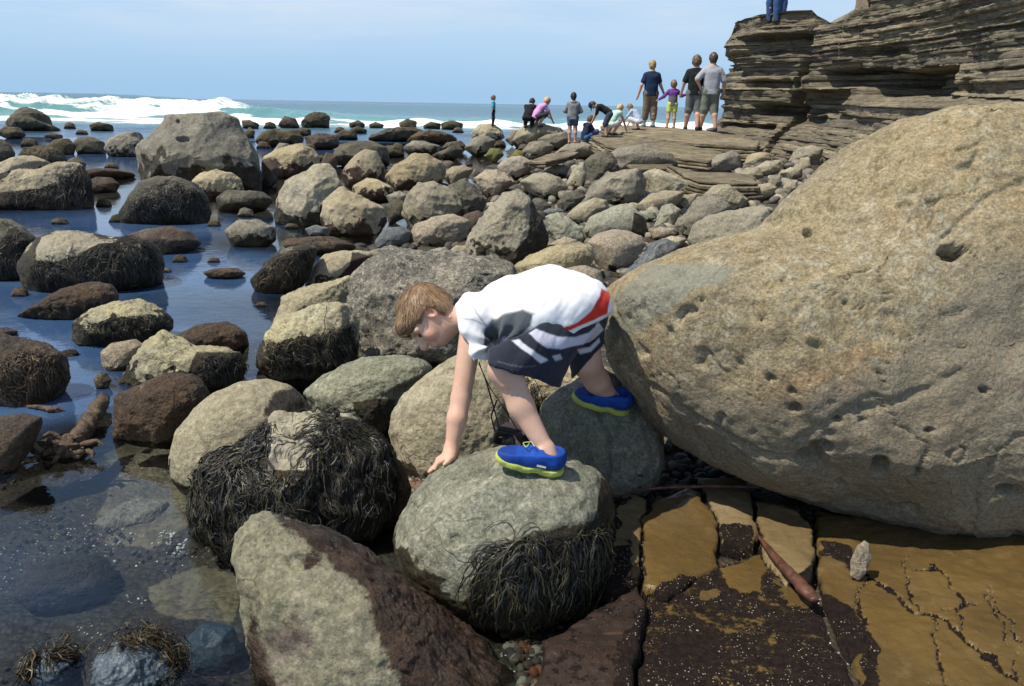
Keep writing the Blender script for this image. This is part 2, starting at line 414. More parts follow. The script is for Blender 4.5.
k = NB('pool_water'); v = k.n("ShaderNodeTexCoord").outputs['Object']
h = k.math('ADD', k.math('MULTIPLY', k.noise(v, 4.0, 4, .55, .3), .6), k.math('MULTIPLY', k.noise(v, 15, 3, .5, .5), .16))
nb = k.bump(h, .26, .03)
fr = k.n("ShaderNodeFresnel", {'IOR': 1.36, 'Normal': nb}).outputs[0]
tr = k.n("ShaderNodeBsdfTransparent", {'Color': (.62, .68, .71, 1)})
df = k.n("ShaderNodeBsdfDiffuse", {'Color': k.n("ShaderNodeMix", {0: k.mr(k.noise(v, 1.3, 5, .6), .35, .65), 6: (.045, .11, .255, 1), 7: (.085, .165, .325, 1)}, data_type='RGBA').outputs[2]})
bd = k.n("ShaderNodeMixShader", {0: k.math('MULTIPLY', k.attr('deep'), .62), 1: tr.outputs[0], 2: df.outputs[0]})
gl = k.n("ShaderNodeBsdfGlossy", {'Color': (1, 1, 1, 1), 'Roughness': .03, 'Normal': nb})
ms = k.n("ShaderNodeMixShader", {0: fr, 1: bd.outputs[0], 2: gl.outputs[0]})
k.t.links.new(ms.outputs[0], k.out.inputs['Surface'])
M['water'] = k.m
SEA0 = 34.0
xs = np.linspace(-1, 1, 141); xs = np.sign(xs) * np.abs(xs) ** 2 * 70; ys = np.concatenate([np.linspace(-1.5, 1, 6), np.exp(np.linspace(math.log(1.1), math.log(SEA0), 120))])
X, Y = np.meshgrid(xs, ys, indexing='ij'); idx = np.arange(X.size).reshape(X.shape)
F = np.stack([idx[:-1, :-1], idx[1:, :-1], idx[1:, 1:], idx[:-1, 1:]], -1).reshape(-1, 4)
w_ob = mesh_np('tide_pool_water', np.stack([X.ravel(), Y.ravel(), 0 * X.ravel()], 1), F, M['water'], attrs={'deep': sstep(.21, .33, -ground(X.ravel(), Y.ravel()))})
tag(w_ob, kind='structure')

k = NB('sea_water'); v = k.n("ShaderNodeTexCoord").outputs['Object']
foam = k.attr('foam'); teal = k.attr('teal')
mp = k.n("ShaderNodeMapping", {'Vector': v, 'Scale': (.35, 1.0, 1.0)}).outputs[0]
fn = k.noise(mp, 1.1, 9, .72, .4)
fm = k.mr(k.math('ADD', foam, k.math('MULTIPLY', k.math('SUBTRACT', fn, .5), 2.6)), .40, .85)
h = k.math('ADD', k.math('MULTIPLY', k.noise(mp, .55, 6, .6), 1.0), k.math('MULTIPLY', k.noise(mp, 2.5, 4, .6), .3))
nb = k.bump(h, .5, .35)
col = k.mix(teal, (.028, .070, .125), (.12, .29, .28))
col = k.mix(fm, col, k.mix(k.mr(k.noise(mp, 3.0, 6, .7), .35, .65), (.72, .76, .78), (.90, .91, .90)))
k.bsdf(col, k.mr(fm, 0, 1, .22, .9, False), nb, k.math('MULTIPLY', k.mr(fm, 0, 1, .5, .1, False), 1.0))
M['sea'] = k.m
rr = np.concatenate([np.linspace(SEA0, 96, 300), np.exp(np.linspace(math.log(96.4), math.log(9000), 120))]); 
aa = np.radians(np.concatenate([np.linspace(-70, -38, 40), np.linspace(-37.8, 37.8, 420), np.linspace(38, 70, 40)]))
R_, A_ = np.meshgrid(rr, aa, indexing='ij')
SX = (R_ * np.tan(A_)).ravel(); SY = R_.ravel()
def w1(x, s, o): return fbm(np.stack([x * s, 0 * x + o, 0 * x], 1), 3)
D0 = 71 + 4 * w1(SX, .05, 3.1) + 1.0 * w1(SX, .3, 9.0)
sx = SX / SY * 850 + 512
Hh = .40 + 1.02 * sstep(270, 215, sx) + .45 * sstep(430, 260, sx) * sstep(200, 260, sx)
Hh = Hh * (1 + .16 * w1(SX, .45, 5.5) + .30 * np.abs(w1(SX, 1.2, 15.5)))
dd = SY - D0
prof = np.where(dd < 0, np.exp(-(dd / 4.2) ** 2), np.exp(-(dd / 9.0) ** 2))
z = Hh * prof
D1 = 125 + 5 * w1(SX, .03, 7.1)
z += (1.3 + .75 * sstep(260, 100, sx)) * np.exp(-((SY - D1) / 13) ** 2)
z += .35 * np.exp(-((SY - 190) / 16) ** 2) 
z += .05 * fbm(np.stack([SX * .4, SY * 1.0, 0 * SX], 1), 4) * sstep(SEA0, 44, SY) * sstep(400, 120, SY)
L1 = 59 + 2.5 * w1(SX, .07, 1.7)
z += (.42 + .30 * w1(SX, .25, 8.3)) * np.where(SY < L1, np.exp(-((SY - L1) / 1.6) ** 2), np.exp(-((SY - L1) / 5) ** 2)) * sstep(180, 260, sx)
near = sstep(SEA0, SEA0 + 8, SY)
z = z * near
crest = sstep(285, 232, sx)
foam = crest * np.where(dd < 0, np.exp(-(dd / 16) ** 4) * .80, np.exp(-(dd / 1.8) ** 2) * .95)
hol = fbm(np.stack([SX * .12, SY * .35, 0 * SX + 4], 1), 4)
foam -= crest * .85 * sstep(-.02, .30, hol) * sstep(-1.5, -4, dd) 
foam += .55 * np.exp(-(dd / 1.2) ** 2) * sstep(.0, .3, w1(SX, .25, 2.2)) * sstep(420, 300, sx)
foam += (.95 + .5 * w1(SX, .2, 8.3)) * np.exp(-((SY - L1) / 5.0) ** 2)
foam += .35 * np.exp(-((SY - 45.5 - 1.5 * w1(SX, .1, 4)) / 1.0) ** 2) * sstep(-.1, .3, w1(SX, .3, 6.6))
foam += .5 * np.exp(-((SY - 74) / 1.5) ** 2) * sstep(.15, .4, w1(SX, .12, 12.2)) * sstep(300, 420, sx)
teal = sstep(46, 56, SY) * np.clip(.95 * np.exp(-((dd + 2) / 8) ** 2) * (.35 + .65 * sstep(430, 330, sx)) + .30 * sstep(110, 60, SY) + .35 * sstep(260, 120, SY), 0, 1)
idx = np.arange(R_.size).reshape(R_.shape)
F = np.stack([idx[:-1, :-1], idx[:-1, 1:], idx[1:, 1:], idx[1:, :-1]], -1).reshape(-1, 4)
s_ob = mesh_np('sea', np.stack([SX, SY, z - .004], 1), F[:, ::-1], M['sea'], attrs={'foam': np.clip(foam, 0, 1.3), 'teal': teal})
tag(s_ob, kind='structure')

# ------------------------------------------------------------------ rocks: each outline gets its own distance, real size and thickness
ROCKS = {}
def radial(poly, cx, cy, sm=3.0):
    n = 720; th = np.arange(n) / n * 2 * np.pi
    pl = np.asarray(poly, float) - (cx, cy); R = np.zeros(n)
    c, s = np.cos(th), np.sin(th)
    for i in range(len(pl)):
        a = pl[i]; e = pl[(i + 1) % len(pl)] - a
        den = c * e[1] - s * e[0]
        with np.errstate(divide='ignore', invalid='ignore'):
            t = (a[0] * e[1] - a[1] * e[0]) / den
            q = (a[0] * s - a[1] * c) / den
        ok = (np.abs(den) > 1e-9) & (q >= -1e-6) & (q <= 1 + 1e-6) & (t > 0)
        R = np.where(ok & (t > R), t, R)
    kz = np.exp(-.5 * (np.arange(-24, 25) / (sm * 2)) ** 2); kz /= kz.sum()
    R = np.convolve(np.concatenate([R[-24:], R, R[:24]]), kz, 'same')[24:-24]
    return R
def rock(name, poly, base, look, label, T=.8, al=.2, style='round', dc=None, z0=None, patches=(), pits=(), cat=None, stretch=.35, group=None, res=None, amp=1.0, seed=0, off=.55, alnoise=.35, sq=.85, lines=(), extra=None, pitty=0.0):
    pl = np.asarray(poly, float).reshape(-1, 2)
    x0, x1, y0, y1 = pl[:, 0].min(), pl[:, 0].max(), pl[:, 1].min(), pl[:, 1].max()
    cx = (x0 + x1) / 2; w = x1 - x0
    q = hit_ground(cx, base) if z0 is None else hit_z(cx, base, z0)
    gz = q[2]; df = depth(q)
    Tm = T * (w / 2) * df / FPX
    d = dc if dc else df + off * Tm
    ym = (y0 + y1) / 2
    pe = pl.copy(); m = pe[:, 1] > ym
    pe[m, 1] = ym + (pe[m, 1] - ym) * (1 + stretch)
    cy = (pe[:, 1].min() + pe[:, 1].max()) / 2
    R = radial(pe, cx, cy, 2.0) / FPX * d
    n = res or (8 if w > 330 else 7 if w > 75 else 6 if w > 26 else 5)
    V0, F = ico(n)
    V = V0.copy()
    lr = np.random.default_rng(int(abs(cx * 31 + y0 * 17)) + seed)
    nf = {'round': 5, 'rough': 14, 'facet': 22}[style]; lo = {'round': .9, 'rough': .84, 'facet': .77}[style]
    for _ in range(nf):
        nv = lr.normal(size=3); nv[2] = abs(nv[2]) + .35; nv /= np.linalg.norm(nv); dd = lr.uniform(lo, .97)
        ex = np.maximum(0, V @ nv - dd); V -= ex[:, None] * nv * .92
    s = np.sqrt(V[:, 0] ** 2 + V[:, 1] ** 2); th = np.arctan2(-V[:, 1], V[:, 0]) % (2 * np.pi)
    Rt = np.interp(th, np.arange(721) / 720 * 2 * np.pi, np.append(R, R[0]))
    rad = Rt * s ** sq
    a = rad * np.cos(th); b = -rad * np.sin(th)
    L = a[:, None] * CR + b[:, None] * CU - (Tm * V[:, 2])[:, None] * CF
    size = math.sqrt(max(w * (y1 - y0), 1)) * d / FPX
    C0 = P(cx, cy, d)
    Wp = L + C0
    N = vnormals(Wp, F)
    o = np.array([lr.uniform(0, 60) for _ in range(3)])
    A = amp * {'round': .021, 'rough': .029, 'facet': .028}[style]
    dsp = A * size * fbm(Wp * (2.2 / size) + o, 3) * 1.1
    dsp += A * .45 * size * fbm(Wp * (8 / size) + o + 7, 4, .55)
    if style != 'round':
        rd = 1 - np.abs(fbm(Wp * (3.2 / size) + o + 3, 3)) * 2.2
        dsp += A * .6 * size * (np.clip(rd, 0, 1) - .6)
    if n >= 7:
        dsp += .006 * amp * fbm(Wp * 22 + o, 4, .6)
        pn = perlin(Wp * 34 + o); dsp -= .012 * amp * np.clip(pn - .42, 0, 1)
    if pitty:
        pm = sstep(-.1, .35, fbm(Wp * 1.9 + o, 3))
        dsp -= pitty * pm * np.clip(perlin(Wp * np.array([11, 11, 15]) + o) + .35 * perlin(Wp * 27 + o) - .36, 0, .5) * 2.4
        rd = np.abs(fbm(Wp * 2.6 + o + 31, 4)); dsp -= .012 * sstep(.035, .0, rd)
    Wp = Wp + N * dsp[:, None]
    zmax = Wp[:, 2].max()
    hf = (Wp[:, 2] - gz) / max(zmax - gz, 1e-3)
    alg = sstep(al + .14, al - .14, hf + alnoise * fbm(Wp * (4 / size) + o + 11, 4, .6)) if al > -1 else np.zeros(len(Wp))
    px, py, pd = proj(Wp)
    if patches or pits or lines:
        fac = ((CO - Wp) * vnormals(Wp, F)).sum(1) > 0
    for pp, val, soft in patches:
        m = sstep(soft, -soft, poly_sd(px, py, pp)) * fac
        alg = alg * (1 - m) + val * m
    if pits:
        dv = np.zeros(len(Wp))
        for (hx, hy, rx, ry, dep) in pits:
            rr2 = ((px - hx) / rx) ** 2 + ((py - hy) / ry) ** 2 + .5 * perlin(Wp * 25 + o)
            dv = np.maximum(dv, dep * sstep(1.25, .45, rr2) * fac)
        Wp = Wp - N * dv[:, None]
    for pts, wd, dep in lines:
        jx = px + 5 * perlin(Wp * 9 + o); jy = py + 5 * perlin(Wp * 9 + o + 5)
        Wp = Wp - N * (dep * sstep(wd, wd * .2, line_d(jx, jy, pts)) * fac)[:, None]
    loc = np.array([C0[0], C0[1], gz])
    at = {'alg': alg}
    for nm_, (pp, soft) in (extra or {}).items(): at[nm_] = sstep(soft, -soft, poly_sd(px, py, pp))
    ob = mesh_np(name, Wp, F, M[look], loc=loc, attrs=at)
    tag(ob, label, cat or ('boulder' if 'boulder' in name else 'rock'), group)
    return ob

# --- the great sandstone boulder on the right, and the foreground rocks
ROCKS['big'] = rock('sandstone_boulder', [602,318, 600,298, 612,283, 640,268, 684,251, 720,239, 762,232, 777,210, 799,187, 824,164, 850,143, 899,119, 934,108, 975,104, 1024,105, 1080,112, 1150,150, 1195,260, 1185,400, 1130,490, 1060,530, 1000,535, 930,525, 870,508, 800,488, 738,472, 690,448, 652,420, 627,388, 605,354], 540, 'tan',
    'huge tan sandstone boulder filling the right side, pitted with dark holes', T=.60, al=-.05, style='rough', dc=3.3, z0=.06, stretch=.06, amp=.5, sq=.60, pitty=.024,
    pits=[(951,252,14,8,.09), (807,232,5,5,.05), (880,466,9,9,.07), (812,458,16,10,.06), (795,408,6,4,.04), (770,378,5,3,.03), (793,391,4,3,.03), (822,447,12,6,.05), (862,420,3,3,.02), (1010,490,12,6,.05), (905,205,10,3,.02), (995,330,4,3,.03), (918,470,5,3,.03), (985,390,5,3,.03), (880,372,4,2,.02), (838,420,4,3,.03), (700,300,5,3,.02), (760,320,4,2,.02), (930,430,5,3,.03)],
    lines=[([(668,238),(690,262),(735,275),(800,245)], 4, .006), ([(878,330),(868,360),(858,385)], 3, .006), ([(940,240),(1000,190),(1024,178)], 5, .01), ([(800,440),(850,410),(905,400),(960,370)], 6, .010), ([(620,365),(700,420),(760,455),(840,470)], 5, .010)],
    extra={'slate': ([(600,340),(618,292),(652,264),(690,262),(738,266),(726,284),(692,288),(672,306),(640,332)], 14), 'lower_tone': ([(640,375),(760,400),(850,385),(920,330),(1000,260),(1200,200),(1200,600),(900,600),(700,500)], 45)})
ROCKS['boy'] = rock('boulder', [396,540, 402,518, 415,492, 440,468, 468,455, 500,449, 540,452, 575,458, 598,468, 611,485, 613,510, 606,550, 590,590, 540,618, 480,618, 440,602, 410,577, 398,560], 618, 'green',
    'rounded grey-green boulder the boy stands and leans on', T=.95, al=.30, z0=0.0, stretch=.12, amp=.8, alnoise=.2, patches=[([(500,545),(540,530),(600,520),(620,560),(590,640),(480,640),(480,590)], 1.0, 16), ([(600,478),(616,480),(616,530),(596,520)], 1.0, 6)], pits=[(455,541,7,8,.015), (480,472,14,5,.02)])
ROCKS['rear'] = rock('boulder', [538,420, 543,402, 558,388, 580,376, 605,367, 628,378, 648,397, 662,425, 664,455, 650,478, 615,485, 575,478, 548,465, 540,445], 485, 'green',
    'rounded grey boulder under the back foot of the boy', T=.8, al=-.05, z0=.12, stretch=.3, amp=.8, lines=[([(600,410),(610,440),(606,480)], 3, .012)])
ROCKS['mid'] = rock('boulder', [388,428, 392,412, 402,396, 425,376, 455,356, 480,352, 505,362, 515,395, 510,440, 480,468, 440,475, 415,474, 398,455], 476, 'pale',
    'smooth pale grey boulder directly behind the straight arm of the boy', T=.8, al=.08, z0=.02, stretch=.3, amp=.7, lines=[([(418,385),(445,370),(468,366)], 2.5, .01)])
ROCKS['legs'] = rock('boulder', [500,405, 520,374, 555,360, 585,358, 604,372, 600,400, 550,412, 530,412], 415, 'cream', 'small tan boulder seen through the gap between the legs of the boy', T=.8, al=.1, z0=.15, stretch=.3)
ROCKS['kelp'] = rock('boulder', [186,505, 194,480, 218,453, 248,430, 270,412, 284,408, 320,411, 355,422, 385,445, 400,475, 398,510, 370,535, 300,550, 230,548, 195,525], 550, 'pale',
    'low boulder smothered in black seaweed with one bare pale patch on top', T=.7, al=.55, z0=0.0, stretch=.2, style='facet', amp=1.4, patches=[([(283,410),(318,414),(316,440),(312,462),(275,466),(268,445),(270,425)], 0.0, 5), ([(180,440),(268,408),(268,470),(320,470),(322,412),(400,430),(400,540),(200,560)], 1.0, 6)])
ROCKS['smooth'] = rock('boulder', [172,455, 179,430, 193,412, 215,392, 240,381, 263,379, 288,385, 303,398, 306,430, 280,470, 220,485, 186,482, 175,470], 485, 'pale',
    'smooth pale boulder rising behind the seaweed covered one, yellow-green at its foot', T=.8, al=.06, z0=0.0, stretch=.25, amp=.5, patches=[([(272,392),(300,384),(312,420),(285,430),(262,415)], .8, 8)])
ROCKS['brown'] = rock('rock', [368,470, 384,448, 400,462, 412,488, 404,518, 386,528, 370,512], 527, 'red', 'wet orange-brown rock squeezed between the seaweed boulder and the boulder of the boy', T=.8, al=.1, z0=0.0, stretch=.2)
ROCKS['long'] = rock('boulder', [232,544, 241,523, 259,510, 292,516, 328,532, 360,553, 395,583, 440,620, 490,655, 530,680, 548,720, 480,770, 330,770, 265,735, 255,660, 254,620, 243,587], 750, 'long',
    'long sloping boulder at the bottom edge, half pale and half dark brown crust', T=.55, al=-.2, z0=0.0, dc=2.46, stretch=.05, amp=1.3, style='round', sq=.78,
    patches=[([(262,498),(300,500),(340,518),(376,542),(412,572),(456,608),(506,642),(575,690),(540,760),(430,740),(385,660),(372,625),(365,592),(345,580),(318,556),(300,540),(280,526)], .85, 20), ([(250,600),(262,640),(280,690),(270,760),(240,760),(245,640)], .85, 16), ([(300,555),(320,548),(322,566),(300,572)], .6, 6), ([(270,610),(300,620),(318,640),(290,650)], .45, 8)], pits=[(300,562,14,8,.02)])
ROCKS['greenflat'] = rock('boulder', [304,392, 323,374, 347,363, 372,358, 405,356, 428,361, 434,370, 415,386, 400,412, 385,430, 352,420, 318,408], 431, 'green',
    'flattish grey-green boulder below the face of the boy, dark red at one end', T=.75, al=.05, z0=0.0, stretch=.3, patches=[([(352,402),(375,398),(396,400),(392,430),(358,424)], .95, 5)])
ROCKS['conglom'] = rock('boulder', [352,276, 370,260, 389,249, 420,252, 455,254, 490,259, 514,268, 522,300, 505,340, 460,362, 400,364, 362,362, 356,335, 351,305], 362, 'conglom',
    'broad dark grey conglomerate boulder with pale knobbly crust behind the head of the boy', T=.75, al=-.1, z0=.0, style='rough', stretch=.25, amp=1.2)
ROCKS['hairy_yellow'] = rock('boulder', [258,352, 266,336, 281,316, 316,302, 347,305, 356,322, 358,347, 354,364, 333,371, 312,378, 284,380, 270,370, 256,362], 379, 'yellow',
    'yellowish rock with a skirt of dark seaweed at the edge of the pool', T=.8, al=.48, z0=0.0, stretch=.25, style='rough', alnoise=.25)
ROCKS['tanflat'] = rock('rock', [278,310, 283,297, 305,287, 352,276, 356,292, 352,308, 330,318, 290,320, 272,326], 330, 'pale', 'flat tan rock wedged between the yellowish seaweed rock and the conglomerate boulder', T=.8, al=-.1, z0=0.0)
ROCKS['hairy_edge'] = rock('boulder', [250,277, 266,262, 285,249, 307,243, 317,247, 315,259, 308,277, 297,287, 272,293, 257,287], 293, 'dark', 'dark seaweed covered rock at the pool edge beside a cream rock', T=.8, al=.9, z0=0.0)
ROCKS['cream'] = rock('boulder', [304,285, 313,268, 326,254, 346,250, 360,252, 371,257, 362,268, 350,277, 328,284], 287, 'cream', 'small smooth cream rock with brown algae on one side', T=.8, al=.1, z0=0.0, patches=[([(352,252),(375,252),(360,275),(330,285),(350,265)], .95, 4)])
ROCKS['hairy_pale'] = rock('boulder', [24,268, 34,249, 44,237, 60,231, 84,232, 108,237, 144,239, 157,247, 162,260, 160,278, 138,288, 100,291, 45,292, 30,283], 291, 'pale',
    'boulder in the pool with a round pale cap and a mane of black seaweed', T=.75, al=.95, z0=0.0, patches=[([(36,248),(42,237),(60,231),(84,232),(106,240),(92,247),(75,256),(52,262),(36,260)], 0.0, 3)])
